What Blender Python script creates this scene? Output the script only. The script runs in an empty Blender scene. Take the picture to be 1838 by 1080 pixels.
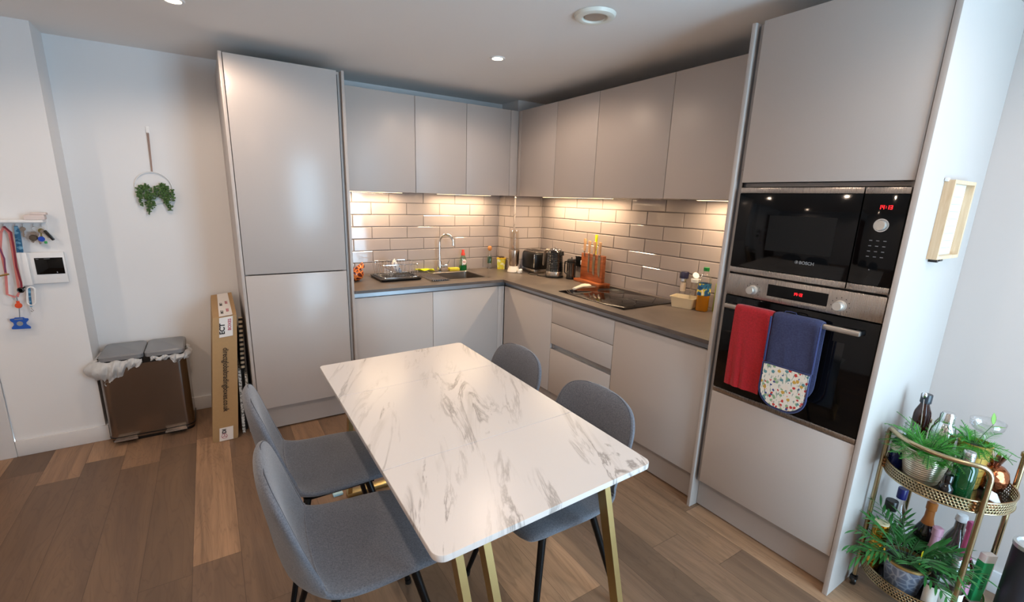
import bpy, bmesh, math, random
from mathutils import Vector, Matrix
random.seed(7)
sc = bpy.context.scene
COL = sc.collection
PI = math.pi

# ------------------------------------------------------------------ camera
def make_camera():
    yaw, pitch, roll = .5697, -.2368, .029
    cy, sy, cp, sp = math.cos(yaw), math.sin(yaw), math.cos(pitch), math.sin(pitch)
    f = Vector((sy*cp, cy*cp, sp)); r = Vector((cy, -sy, 0)); u = r.cross(f)
    R = math.cos(roll)*r + math.sin(roll)*u
    U = -math.sin(roll)*r + math.cos(roll)*u
    cam = bpy.data.cameras.new('camera')
    o = bpy.data.objects.new('camera', cam); COL.objects.link(o)
    m = Matrix((R, U, -f)).transposed().to_4x4()
    m.translation = Vector((-2.6357, -3.7912, 1.5459))
    o.matrix_world = m
    cam.sensor_fit = 'HORIZONTAL'; cam.sensor_width = 36
    cam.lens = 36*829.19/1838
    cam.shift_x = 12.36/1838; cam.shift_y = 17.62/1838
    cam.clip_start = .02
    sc.camera = o
make_camera()

# ------------------------------------------------------------------ world, exposure
SKY = 13.5
world = bpy.data.worlds.new('sky'); sc.world = world; world.use_nodes = True
bg = world.node_tree.nodes['Background']
bg.inputs[0].default_value = (.52, .78, 1.0, 1); bg.inputs[1].default_value = SKY
sc.view_settings.view_transform = 'Standard'; sc.view_settings.look = 'None'
sc.view_settings.gamma = 1; sc.view_settings.use_curve_mapping = False
sc.view_settings.exposure = 0.0

def portal(loc, rot, sx, sy):
    l = bpy.data.lights.new('window_portal', 'AREA'); l.shape = 'RECTANGLE'; l.size = sx; l.size_y = sy
    l.cycles.is_portal = True
    o = bpy.data.objects.new('window_portal', l); COL.objects.link(o); o.location = loc; o.rotation_euler = rot
portal((-.83, -4.93, 1.185), (PI/2, 0, 0), 1.36, 2.25)

WARM = (1.0, .76, .58)
DL_W = 26
UC_W = 3.3

# ------------------------------------------------------------------ helpers
def lin(h):
    if isinstance(h, str):
        h = h.lstrip('#'); h = [int(h[i:i+2], 16)/255 for i in (0, 2, 4)]
        return tuple(c/12.92 if c <= .04045 else ((c+.055)/1.055)**2.4 for c in h)+(1,)
    return tuple(h)[:3]+(1,)

class N:
    """tiny node-tree helper"""
    def __init__(s, name):
        s.m = bpy.data.materials.new(name); s.m.use_nodes = True
        s.t = s.m.node_tree; s.b = s.t.nodes['Principled BSDF']; s.out = s.t.nodes['Material Output']
    def n(s, typ, **k):
        nd = s.t.nodes.new(typ)
        for a, v in k.items(): setattr(nd, a, v)
        return nd
    def l(s, a, b): s.t.links.new(a, b)
    def math(s, op, a, b=None, c=None):
        nd = s.n('ShaderNodeMath', operation=op)
        for i, v in enumerate((a, b, c)):
            if v is None: continue
            if isinstance(v, (int, float)): nd.inputs[i].default_value = v
            else: s.l(v, nd.inputs[i])
        return nd.outputs[0]
    def obj(s, scale=(1, 1, 1), rot=(0, 0, 0), loc=(0, 0, 0), world=False):
        src = s.n('ShaderNodeNewGeometry').outputs['Position'] if world else s.n('ShaderNodeTexCoord').outputs['Object']
        mp = s.n('ShaderNodeMapping'); s.l(src, mp.inputs[0])
        mp.inputs['Scale'].default_value = scale; mp.inputs['Rotation'].default_value = rot; mp.inputs['Location'].default_value = loc
        return mp.outputs[0]
    def noise(s, vec, scale=5, detail=4, rough=.5, dist=0, out='Fac'):
        nd = s.n('ShaderNodeTexNoise'); s.l(vec, nd.inputs['Vector'])
        nd.inputs['Scale'].default_value = scale; nd.inputs['Detail'].default_value = detail
        nd.inputs['Roughness'].default_value = rough; nd.inputs['Distortion'].default_value = dist
        return nd.outputs[out]
    def ramp(s, fac, stops, interp='LINEAR'):
        nd = s.n('ShaderNodeValToRGB'); s.l(fac, nd.inputs[0]); cr = nd.color_ramp; cr.interpolation = interp
        while len(cr.elements) < len(stops): cr.elements.new(.5)
        for e, (p, c) in zip(cr.elements, stops): e.position = p; e.color = lin(c)
        return nd.outputs[0]
    def mix(s, fac, a, b, blend='MIX'):
        nd = s.n('ShaderNodeMix', data_type='RGBA', blend_type=blend)
        for i, v in ((0, fac), (6, a), (7, b)):
            if isinstance(v, (int, float)): nd.inputs[i].default_value = v
            elif isinstance(v, (str, tuple)): nd.inputs[i].default_value = lin(v)
            else: s.l(v, nd.inputs[i])
        return nd.outputs[2]
    def bump(s, h, strength=.2, dist=.01):
        nd = s.n('ShaderNodeBump'); s.l(h, nd.inputs['Height']); nd.inputs['Strength'].default_value = strength
        nd.inputs['Distance'].default_value = dist; s.l(nd.outputs[0], s.b.inputs['Normal'])
    def set(s, color=None, rough=None, metal=None, coat=None, spec=None, trans=None, ior=None, sheen=None):
        for k, v in (('Base Color', color), ('Roughness', rough), ('Metallic', metal), ('Coat Weight', coat),
                     ('Specular IOR Level', spec), ('Transmission Weight', trans), ('IOR', ior), ('Sheen Weight', sheen)):
            if v is None: continue
            if isinstance(v, (str, tuple)): s.b.inputs[k].default_value = lin(v)
            elif isinstance(v, (int, float)): s.b.inputs[k].default_value = v
            else: s.l(v, s.b.inputs[k])
        return s

def plain(name, color, rough=.5, metal=0, coat=0, grain=0, gs=200, **k):
    n = N(name); n.set(color, rough, metal, coat, **k)
    v = n.noise(n.obj(), gs if grain else 30, 3)
    c = lin(color)
    d = tuple(x*(.96 if not grain else .9) for x in c[:3])
    n.set(color=n.mix(v, d, c))
    if grain: n.bump(v, grain, .002)
    return n.m

def thin_glass(name, tint='#ffffff', refl=.12, rough=.02):
    n = N(name); t = n.t; t.nodes.remove(n.b)
    tr = n.n('ShaderNodeBsdfTransparent'); tr.inputs[0].default_value = lin(tint)
    gl = n.n('ShaderNodeBsdfGlossy'); gl.inputs['Roughness'].default_value = rough
    lw = n.n('ShaderNodeLayerWeight'); lw.inputs[0].default_value = .35
    f = n.math('MULTIPLY_ADD', lw.outputs['Facing'], .55, refl*.5)
    mx = n.n('ShaderNodeMixShader'); n.l(f, mx.inputs[0]); n.l(tr.outputs[0], mx.inputs[1]); n.l(gl.outputs[0], mx.inputs[2])
    n.l(mx.outputs[0], n.out.inputs[0]); return n.m

def emit(name, color, s):
    n = N(name); n.set('#000000', .4)
    n.b.inputs['Emission Color'].default_value = lin(color); n.b.inputs['Emission Strength'].default_value = s
    return n.m

class MB:
    def __init__(s): s.b = bmesh.new(); s.mi = 0
    def _f(s, vs):
        try:
            f = s.b.faces.new(vs); f.material_index = s.mi; return f
        except ValueError: return None
    def box(s, x0, y0, z0, x1, y1, z1, bev=0, M=None, seg=2):
        x0, x1 = min(x0, x1), max(x0, x1); y0, y1 = min(y0, y1), max(y0, y1); z0, z1 = min(z0, z1), max(z0, z1)
        c = [(x0,y0,z0),(x1,y0,z0),(x1,y1,z0),(x0,y1,z0),(x0,y0,z1),(x1,y0,z1),(x1,y1,z1),(x0,y1,z1)]
        v = [s.b.verts.new(M @ Vector(p) if M else p) for p in c]
        fs = [s._f([v[i] for i in q]) for q in ((0,3,2,1),(4,5,6,7),(0,1,5,4),(1,2,6,5),(2,3,7,6),(3,0,4,7))]
        if bev:
            es = list({e for f in fs for e in f.edges})
            r = bmesh.ops.bevel(s.b, geom=es, offset=bev, segments=seg, affect='EDGES', profile=.5)
            for f in r['faces']: f.material_index = s.mi
        return s
    def rings(s, rings, close=True, cap=True, loop=False):
        prev = None; first = None
        for r in rings:
            vs = [s.b.verts.new(p) for p in r]
            if prev:
                n = len(vs)
                for i in range(n if close else n-1): s._f([prev[i], prev[(i+1) % n], vs[(i+1) % n], vs[i]])
            else: first = vs
            prev = vs
        if loop:
            n = len(first)
            for i in range(n): s._f([prev[i], prev[(i+1) % n], first[(i+1) % n], first[i]])
            return s
        if cap and close:
            s._f(list(reversed(first))); s._f(prev)
        return s
    def lathe(s, prof, c=(0, 0, 0), seg=28, M=None, cap=True):
        c = Vector(c); R = []
        for r, z in prof:
            ring = []
            for k in range(seg):
                a = 2*PI*k/seg; p = Vector((max(r, 1e-4)*math.cos(a), max(r, 1e-4)*math.sin(a), z))
                ring.append((M @ p if M else p)+c)
            R.append(ring)
        return s.rings(R, cap=cap)
    def tube(s, pts, r, seg=8, cap=True, closed=False, flat=None):
        pts = [Vector(p) for p in pts]; n = len(pts)
        rr = r if isinstance(r, (list, tuple)) else [r]*n
        R = []; up = None
        for i, p in enumerate(pts):
            if closed: d = pts[(i+1) % n]-pts[i-1]
            else: d = pts[min(i+1, n-1)]-pts[max(i-1, 0)]
            if d.length < 1e-9: d = Vector((0, 0, 1))
            d.normalize()
            if up is None:
                up = Vector((0, 0, 1)) if abs(d.z) < .9 else Vector((1, 0, 0))
            a = up-d*up.dot(d)
            if a.length < 1e-6: a = d.orthogonal()
            a.normalize(); up = a; b = d.cross(a)
            fa, fb = (1, 1) if flat is None else flat
            R.append([p+a*(rr[i]*fa*math.cos(2*PI*k/seg))+b*(rr[i]*fb*math.sin(2*PI*k/seg)) for k in range(seg)])
        if closed: return s.rings(R, loop=True)
        return s.rings(R, cap=cap)
    def sphere(s, c, r, sz=1, seg=16, M=None):
        prof = [(r*math.sin(PI*i/10), -r*sz*math.cos(PI*i/10)) for i in range(11)]
        return s.lathe(prof, c, seg, M)
    def prism(s, pts, a, b, axis='y', M=None):
        """polygon pts (2D) extruded between a and b along axis"""
        def mk(p, t):
            q = {'x': (t, p[0], p[1]), 'y': (p[0], t, p[1]), 'z': (p[0], p[1], t)}[axis]
            return M @ Vector(q) if M else Vector(q)
        return s.rings([[mk(p, a) for p in pts], [mk(p, b) for p in pts]])
    def strip(s, left, right):
        L = [s.b.verts.new(p) for p in left]; R = [s.b.verts.new(p) for p in right]
        for i in range(len(L)-1): s._f([L[i], L[i+1], R[i+1], R[i]])
        return s

def finish(name, mb, mats, parent=None, smooth=True, origin=None, angle=38, mod=None):
    b = mb.b
    bmesh.ops.recalc_face_normals(b, faces=b.faces)
    root = parent
    M = Matrix.Identity(4)
    while root is not None:
        M = M @ root.matrix_basis.inverted() if False else root.matrix_basis @ M
        root = root.parent
    if parent is None and origin is None:
        xs = [v.co for v in b.verts]
        origin = Vector(((min(v.x for v in xs)+max(v.x for v in xs))/2, (min(v.y for v in xs)+max(v.y for v in xs))/2, min(v.z for v in xs)))
    T = M.inverted() if parent is not None else Matrix.Translation(-Vector(origin))
    b.transform(T)
    if smooth:
        for f in b.faces: f.smooth = True
        lim = math.radians(angle)
        for e in b.edges:
            if len(e.link_faces) == 2:
                e.smooth = e.calc_face_angle(0) < lim
            else: e.smooth = True
    me = bpy.data.meshes.new(name); b.to_mesh(me); b.free()
    for m in (mats if isinstance(mats, (list, tuple)) else [mats]): me.materials.append(m)
    o = bpy.data.objects.new(name, me); COL.objects.link(o)
    if parent is not None: o.parent = parent
    else: o.location = origin
    if mod: mod(o)
    return o

def thing(name, label, cat, loc=(0, 0, 0), rz=0, group=None):
    o = bpy.data.objects.new(name, None); COL.objects.link(o)
    o.empty_display_size = .05
    o.matrix_basis = Matrix.Translation(loc) @ Matrix.Rotation(rz, 4, 'Z')
    o['label'] = label; o['category'] = cat
    if group: o['group'] = group
    return o
def tag(o, label, cat, group=None):
    o['label'] = label; o['category'] = cat
    if group: o['group'] = group
    return o
def struct(name, mb, mat, **k):
    o = finish(name, mb, mat, **k); o['kind'] = 'structure'; return o
def bx(*a, **k): return MB().box(*a, **k)
def copy_tree(o, parent=None):
    c = o.copy(); COL.objects.link(c)
    if parent is not None: c.parent = parent
    for ch in list(o.children): copy_tree(ch, c)
    return c
def arc(cx, cz, r, a0, a1, n, y=0):
    return [(cx+r*math.cos(a0+(a1-a0)*i/n), y, cz+r*math.sin(a0+(a1-a0)*i/n)) for i in range(n+1)]
def text(body, size, M, mat, parent, name='lettering', ext=.0004, align='CENTER', bold=0, sx=1, world=True):
    cu = bpy.data.curves.new(name, 'FONT'); cu.body = body; cu.size = size; cu.extrude = ext
    cu.align_x = align; cu.align_y = 'CENTER'; cu.offset = bold
    t = bpy.data.objects.new(name, cu); COL.objects.link(t)
    dg = bpy.context.evaluated_depsgraph_get()
    me = bpy.data.meshes.new_from_object(t.evaluated_get(dg)); me.name = name
    bpy.data.objects.remove(t); bpy.data.curves.remove(cu)
    me.transform(M @ Matrix.Diagonal((sx, 1, 1, 1)))
    if parent is not None and world:
        A = Matrix.Identity(4); q = parent
        while q is not None: A = q.matrix_basis @ A; q = q.parent
        me.transform(A.inverted())
    me.materials.clear(); me.materials.append(mat)
    o = bpy.data.objects.new(name, me); COL.objects.link(o); o.parent = parent
    return o
def frame(origin, right, up):
    r = Vector(right).normalized(); u = Vector(up).normalized(); n = r.cross(u)
    m = Matrix((r, u, n)).transposed().to_4x4(); m.translation = Vector(origin); return m

# ------------------------------------------------------------------ materials
def m_wall(a='#e2e3e4', c='#e7e7e8'):
    n = N('painted_plaster'); v = n.noise(n.obj(world=True), 60, 4)
    n.set(n.mix(n.noise(n.obj(world=True), 1.3, 2), a, c), .75); n.bump(v, .05, .002); return n.m
def m_ceiling():
    n = N('ceiling_paint'); n.set(n.mix(n.noise(n.obj(world=True), 1.1, 2), '#eae8e6', '#edebe9'), .85); return n.m
def m_cab(name='cashmere_door', c='#bdb4ae', r=.40):
    n = N(name); v = n.noise(n.obj(world=True), 420, 2)
    n.set(n.mix(v, tuple(x*.96 for x in lin(c)[:3]), c), r, spec=.45); n.bump(v, .02, .001); return n.m
def m_floor():
    n = N('oak_planks'); g = n.n('ShaderNodeNewGeometry').outputs['Position']
    sp = n.n('ShaderNodeSeparateXYZ'); n.l(g, sp.inputs[0]); X, Y = sp.outputs[0], sp.outputs[1]
    W_, L_ = .1785, 1.22
    xs = n.math('DIVIDE', n.math('ADD', X, 2.838+10*W_*2), W_)
    xi = n.math('FLOOR', xs); xf = n.math('FRACT', xs)
    wn = n.n('ShaderNodeTexWhiteNoise', noise_dimensions='1D'); n.l(xi, wn.inputs['W'])
    ys = n.math('ADD', n.math('DIVIDE', n.math('ADD', Y, 20), L_), n.math('MULTIPLY', wn.outputs[0], 7.3))
    yi = n.math('FLOOR', ys); yf = n.math('FRACT', ys)
    w2 = n.n('ShaderNodeTexWhiteNoise', noise_dimensions='2D')
    cb = n.n('ShaderNodeCombineXYZ'); n.l(xi, cb.inputs[0]); n.l(yi, cb.inputs[1]); n.l(cb.outputs[0], w2.inputs['Vector'])
    tone = w2.outputs['Value']
    # grain coordinates
    c2 = n.n('ShaderNodeCombineXYZ'); n.l(n.math('MULTIPLY', X, 26), c2.inputs[0]); n.l(n.math('MULTIPLY', Y, 1.6), c2.inputs[1])
    n.l(n.math('MULTIPLY', tone, 37), c2.inputs[2])
    g1 = n.noise(c2.outputs[0], 1.0, 6, .6, .6)
    c3 = n.n('ShaderNodeCombineXYZ'); n.l(n.math('MULTIPLY', X, 7), c3.inputs[0]); n.l(n.math('MULTIPLY', Y, 1.0), c3.inputs[1])
    n.l(n.math('MULTIPLY', tone, 91), c3.inputs[2])
    g2 = n.noise(c3.outputs[0], 1.0, 3, .5, 1.2)
    # cathedral rings
    wv = n.math('FRACT', n.math('MULTIPLY', g2, 14)); wv = n.math('ABSOLUTE', n.math('SUBTRACT', wv, .5))
    base = n.ramp(tone, [(0, '#5c4a3e'), (.2, '#735c4d'), (.45, '#9a795f'), (.62, '#c09a79'), (.8, '#a88468'), (.92, '#7d6453'), (1, '#5f4d42')])
    c = n.mix(n.math('MULTIPLY', n.math('SUBTRACT', .72, g1), 1.5), base, '#43342c')
    c = n.mix(n.math('MULTIPLY', g2, .35), c, '#b08d6a')
    c = n.mix(n.math('MULTIPLY', n.math('SUBTRACT', .16, wv), 1.3), c, '#4a392e')
    ex = n.math('MINIMUM', xf, n.math('SUBTRACT', 1, xf)); ey = n.math('MINIMUM', yf, n.math('SUBTRACT', 1, yf))
    gx = n.math('LESS_THAN', ex, .007); gy = n.math('LESS_THAN', ey, .001)
    gap = n.math('MAXIMUM', gx, gy)
    c = n.mix(n.math('MULTIPLY', gap, .5), c, '#33271f')
    n.set(c, n.math('MULTIPLY_ADD', g1, .18, .36), spec=.4)
    n.bump(n.math('SUBTRACT', n.math('MULTIPLY', g1, .5), n.math('MULTIPLY', gap, .6)), .18, .002)
    return n.m
def m_worktop():
    n = N('worktop_laminate'); p = n.obj(world=True)
    a = n.noise(p, 3.5, 6, .6, .8); b = n.noise(p, 90, 4)
    c = n.ramp(a, [(.25, '#4c443f'), (.5, '#5f554f'), (.72, '#73685f')])
    n.set(n.mix(n.math('MULTIPLY', b, .4), c, '#4a423e'), .38); n.bump(b, .08, .002); return n.m
def m_tile():
    n = N('glazed_tile'); p = n.obj(world=True)
    n.set(n.mix(n.noise(p, 5, 3), '#9d9391', '#a69b97'), .06, spec=.65); n.bump(n.noise(p, 7, 2), .05, .004); return n.m
def m_marble():
    n = N('marble_laminate'); d = math.radians(66)
    p = n.obj(scale=(1, 1, 1), rot=(0, 0, -d), world=True)
    mp = n.n('ShaderNodeMapping'); n.l(p, mp.inputs[0]); mp.inputs['Scale'].default_value = (1.15, 6.5, 1)
    q = mp.outputs[0]
    a = n.noise(q, 1.35, 9, .62, .9)
    v = n.math('ABSOLUTE', n.math('SUBTRACT', a, .5))
    vein = n.math('SUBTRACT', 1, n.math('MINIMUM', n.math('MULTIPLY', v, 30), 1))
    mask = n.noise(q, .9, 3, .5, .4)
    mask = n.math('MINIMUM', n.math('MAXIMUM', n.math('MULTIPLY', n.math('SUBTRACT', mask, .47), 7), 0), 1)
    vein = n.math('MULTIPLY', vein, mask)
    sm = n.math('MULTIPLY', n.math('MAXIMUM', n.math('SUBTRACT', n.noise(q, 1.6, 7, .6, 1.3), .55), 0), 3.2)
    sm = n.math('MULTIPLY', sm, mask)
    c = n.mix(n.math('MINIMUM', n.math('MULTIPLY', sm, .8), 1), '#ddd7d3', '#a0988f')
    c = n.mix(n.math('MULTIPLY', vein, .75), c, '#837a74')
    n.set(c, .27, spec=.32); return n.m
def m_fabric(name, a, b, sc_=420, sheen=.3):
    n = N(name); p = n.obj(world=False)
    mp = n.n('ShaderNodeMapping'); n.l(p, mp.inputs[0]); mp.inputs['Scale'].default_value = (1, .35, 1)
    v = n.noise(mp.outputs[0], sc_, 5, .8); w = n.noise(p, sc_*.5, 5, .7)
    q = n.math('MULTIPLY_ADD', w, .5, n.math('MULTIPLY', v, .5)); q = n.math('MULTIPLY', n.math('SUBTRACT', q, .32), 2.6); q = n.math('MINIMUM', n.math('MAXIMUM', q, 0), 1)
    n.set(n.mix(q, a, b), .92, sheen=sheen, spec=.2)
    n.bump(v, .35, .002); return n.m
def m_steel(name='brushed_steel', c='#b3aba4', r=.28, stretch=(1, 60, 1)):
    n = N(name); v = n.noise(n.obj(scale=stretch), 12, 4)
    n.set(c, n.math('MULTIPLY_ADD', v, .10, r-.05), 1); n.bump(v, .01, .001); return n.m
def m_wood(name, a, b, stretch=(4, 30, 4), sc_=3, rough=.45):
    n = N(name); p = n.obj(scale=stretch)
    v = n.noise(p, sc_, 6, .6, .8); n.set(n.ramp(v, [(.3, a), (.7, b)]), rough); n.bump(v, .08, .002); return n.m
def m_floral():
    n = N('floral_cotton'); p = n.obj()
    vo = n.n('ShaderNodeTexVoronoi'); n.l(p, vo.inputs['Vector']); vo.inputs['Scale'].default_value = 62
    dd = n.math('ADD', vo.outputs['Distance'], n.math('MULTIPLY', n.noise(p, 160, 3), .45))
    fl = n.math('LESS_THAN', dd, .66)
    sp = n.n('ShaderNodeSeparateColor'); n.l(vo.outputs['Color'], sp.inputs[0])
    col = n.ramp(sp.outputs[0], [(0, '#c23a36'), (.2, '#e07b66'), (.34, '#3f4f86'), (.5, '#8fae86'), (.66, '#e9dfd2'), (.8, '#caa24a'), (.9, '#5d8d93')], 'CONSTANT')
    st = n.noise(n.obj(scale=(1, 1, .3)), 150, 3)
    base = n.mix(n.math('GREATER_THAN', st, .6), '#e8e3d8', '#8fa59b')
    n.set(n.mix(fl, base, col), .85); return n.m
def m_orange_net():
    n = N('orange_cells'); vo = n.n('ShaderNodeTexVoronoi', feature='DISTANCE_TO_EDGE'); n.l(n.obj(), vo.inputs['Vector']); vo.inputs['Scale'].default_value = 26
    n.set(n.ramp(vo.outputs['Distance'], [(0, '#e98a3c'), (.10, '#d9652a'), (.16, '#4a1710'), (.5, '#6b2015')]), .25); return n.m

WALL = m_wall(); CEIL = m_ceiling(); FLOOR = m_floor(); CAB = m_cab(); 
CABM = m_cab('cashmere_carcass', '#aca39d', .4)
WORK = m_worktop(); TILE = m_tile(); MARBLE = m_marble()
GROUT = plain('grout', '#6a6260', .9, grain=.2)
SKIRT = plain('skirting_paint', '#dddcdc', .45)
ALU = m_steel('anodised_profile', '#a9abb0', .34, (1, 1, 1))
STEEL = m_steel(); STEEL_DARK = m_steel('bin_steel', '#8b817a', .20, (60, 1, 1))
SINKST = m_steel('sink_steel', '#9a928b', .3, (1, 1, 1))
CHROME = plain('chrome', '#e4e6e8', .06, 1)
BLACKGL = plain('black_glass', '#050506', .06, spec=.28)
BLACK = plain('black_plastic', '#0c0c0d', .3)
BLACKM = plain('black_metal', '#101012', .35, .5)
DARKGL = plain('dark_window', '#141516', .12, spec=.25)
GREYPL = plain('grey_plastic', '#8d9196', .45)
WHITEPL = plain('white_plastic', '#e8e9ea', .35)
WHITE = plain('white_card', '#e4e2df', .7)
CREAM = plain('cream_plastic', '#ece2cf', .35, spec=.4)
FAB = m_fabric('grey_melange', '#43464f', '#84878f')
GOLD = m_steel('brushed_gold', '#cdb47c', .34, (1, 1, 1))
GOLD2 = m_steel('champagne_gold', '#b3a07e', .24, (1, 1, 1))
RED_EM = emit('red_digits', '#ff1a20', 5)
LAMP_EM = emit('lamp_lens', '#ffe3b8', 30)
BAR_EM = emit('led_bar', '#ffd9a6', 9)
CARD = plain('cardboard', '#b18f64', .85, grain=.1, gs=60)
GREEN = plain('foliage_green', '#2f5526', .5)
FERN = plain('fern_green', '#3f9a2a', .55)
PALM = plain('palm_green', '#2f6a30', .4)
SOIL = plain('soil', '#1e1712', .95, grain=.5)
CLEAR = thin_glass('clear_glass'); 
PLAST = thin_glass('clear_plastic', '#f4f0ea', .1, .1)
SMOKE = thin_glass('smoked_glass', '#8f8a86', .2)
RED = m_fabric('red_terry', '#7c1014', '#c2202a', 300)
NAVY = m_fabric('navy_cotton', '#2d3250', '#474d70', 300, .1)
NAVYT = m_fabric('navy_trim', '#262c4e', '#3a4270', 300, .2)
FLORAL = m_floral()

# ------------------------------------------------------------------ the room
ZC = 2.368; LW = -.2255; XL = -4.7; YR = -4.95
struct('floor', bx(XL, YR, -.06, 0, 0, 0), FLOOR)
struct('ceiling', bx(XL, YR, ZC, 0, 0, ZC+.08), CEIL)
struct('wall_back', bx(-3.31, 0, 0, 0, .1, ZC), WALL)
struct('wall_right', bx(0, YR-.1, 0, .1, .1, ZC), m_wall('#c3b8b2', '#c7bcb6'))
b = MB(); b.box(-3.715, LW, 0, -3.31, .1, ZC); b.box(XL-.1, LW, 2.06, -3.715, .1, ZC); b.box(XL-.1, LW, 0, -4.60, .1, 2.06); b.box(-4.60, .04, 0, -3.715, .1, 2.06)
struct('wall_front_left', b, WALL)
struct('wall_left', bx(XL-.1, YR-.1, 0, XL, .1, ZC), WALL)
b = MB(); b.box(XL, YR-.1, 0, -1.52, YR, ZC); b.box(-.14, YR-.1, 0, 0, YR, ZC); b.box(-1.52, YR-.1, 0, -.14, YR, .06); b.box(-1.52, YR-.1, 2.31, -.14, YR, ZC)
struct('wall_rear', b, WALL)
b = MB()
for x0, x1 in ((-1.52, -1.48), (-.85, -.81), (-.18, -.14)): b.box(x0, YR-.08, .06, x1, YR-.03, 2.31, .004)
for z0, z1 in ((.06, .11), (2.26, 2.31)): b.box(-1.52, YR-.078, z0, -.14, YR-.032, z1, .004)
w = struct('window_1', b, plain('window_frame_grey', '#c9ccd0', .4))
finish('window_pane', bx(-1.48, YR-.058, .11, -.18, YR-.052, 2.26), thin_glass('window_glass', '#ffffff', .06), parent=w)
struct('wall_column', bx(-.30, -.26, 0, 0, 0, ZC), WALL)
def skirting(name, x0, y0, x1, y1, nx, ny, h=.098, t=.015):
    b = MB()
    if nx: b.box(x0, y0, 0, x0+nx*t, y1, h, .003)
    else: b.box(x0, y0, 0, x1, y0+ny*t, h, .003)
    struct(name, b, SKIRT)
skirting('baseboard_back', -3.31, 0, -2.50, 0, 0, -1)
skirting('baseboard_left', -3.715, LW, -3.295, LW, 0, -1)
skirting('baseboard_return', -3.31, LW, -3.31, -.015, 1, 0)
skirting('baseboard_right', 0, YR, 0, -3.195, -1, 0)
skirting('baseboard_rear', XL, YR, -1.54, YR, 0, 1)
# door at the far left
b = MB(); b.box(-3.80, LW-.018, 0, -3.716, LW-.001, 2.06, .004); b.box(-4.68, LW-.018, 0, -4.596, LW-.001, 2.06, .004); b.box(-4.68, LW-.018, 2.061, -3.716, LW-.001, 2.15, .004)
struct('trim_1', b, SKIRT)
b = MB(); b.box(-4.59, LW+.03, .005, -3.805, LW+.07, 2.055, .003)
dr = struct('door_1', b, m_wood('dark_door_veneer', '#3b1f18', '#5a3226'))
b = MB(); b.tube([(-3.87, LW-.02, 1.0), (-3.99, LW-.02, 1.0)], .009); b.tube([(-3.87, LW+.03, 1.0), (-3.87, LW-.02, 1.0)], .009)
finish('door_handle', b, STEEL, parent=dr)

# ------------------------------------------------------------------ ceiling fittings
def downlight(x, y, label, vis=True, w=DL_W):
    t = thing('downlight', label, 'ceiling light', (x, y, ZC), group='recessed ceiling spotlights' if not vis else None)
    b = MB(); b.lathe([(.030, -.001), (.033, -.006), (.044, -.006), (.046, -.001)], (x, y, ZC), 32, cap=False)
    finish('bezel', b, WHITEPL, parent=t)
    b = MB(); b.lathe([(.0, -.003), (.031, -.003)], (x, y, ZC), 24, cap=False)
    finish('lens', b, LAMP_EM, parent=t)
    l = bpy.data.lights.new('downlight_lamp', 'SPOT'); l.energy = w; l.color = WARM; l.spot_size = math.radians(165); l.spot_blend = .4; l.shadow_soft_size = .03
    o = bpy.data.objects.new('downlight_lamp', l); COL.objects.link(o); o.parent = t; o.location = (0, 0, -.012)
    return t
downlight(-1.066, -1.174, 'lit recessed spotlight in the ceiling in front of the corner wall cabinets')
downlight(-2.666, -1.02, 'lit recessed spotlight in the ceiling near the top left, cut by the frame')
for x, y, l in ((-4.2, -1.5, 'recessed ceiling spotlight near the dark door, outside the picture'), (-2.666, -2.75, 'recessed ceiling spotlight over the left chairs, outside the picture'), (-1.066, -3.9, 'recessed ceiling spotlight in front of the bar trolley, outside the picture'),
                (-2.666, -4.3, 'recessed ceiling spotlight behind the camera in the middle of the room'), (-4.1, -3.6, 'recessed ceiling spotlight by the far left wall, outside the picture')):
    downlight(x, y, l, False)
b = MB(); b.lathe([(.052, -.004), (.058, -.016), (.072, -.020), (.088, -.014), (.095, -.001)], (-1.061, -2.014, ZC), 48, cap=False)
vent = thing('ceiling_vent', 'round white extract vent in the ceiling, right of the lit spotlight', 'vent', (-1.061, -2.014, ZC))
finish('vent_ring', b, plain('vent_white', '#e6e6dc', .35), parent=vent)
b = MB(); b.lathe([(0, -.010), (.045, -.012), (.050, -.007)], (-1.061, -2.014, ZC), 40, cap=False)
finish('vent_disc', b, plain('vent_disc_paint', '#a8998b', .5), parent=vent)

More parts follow.
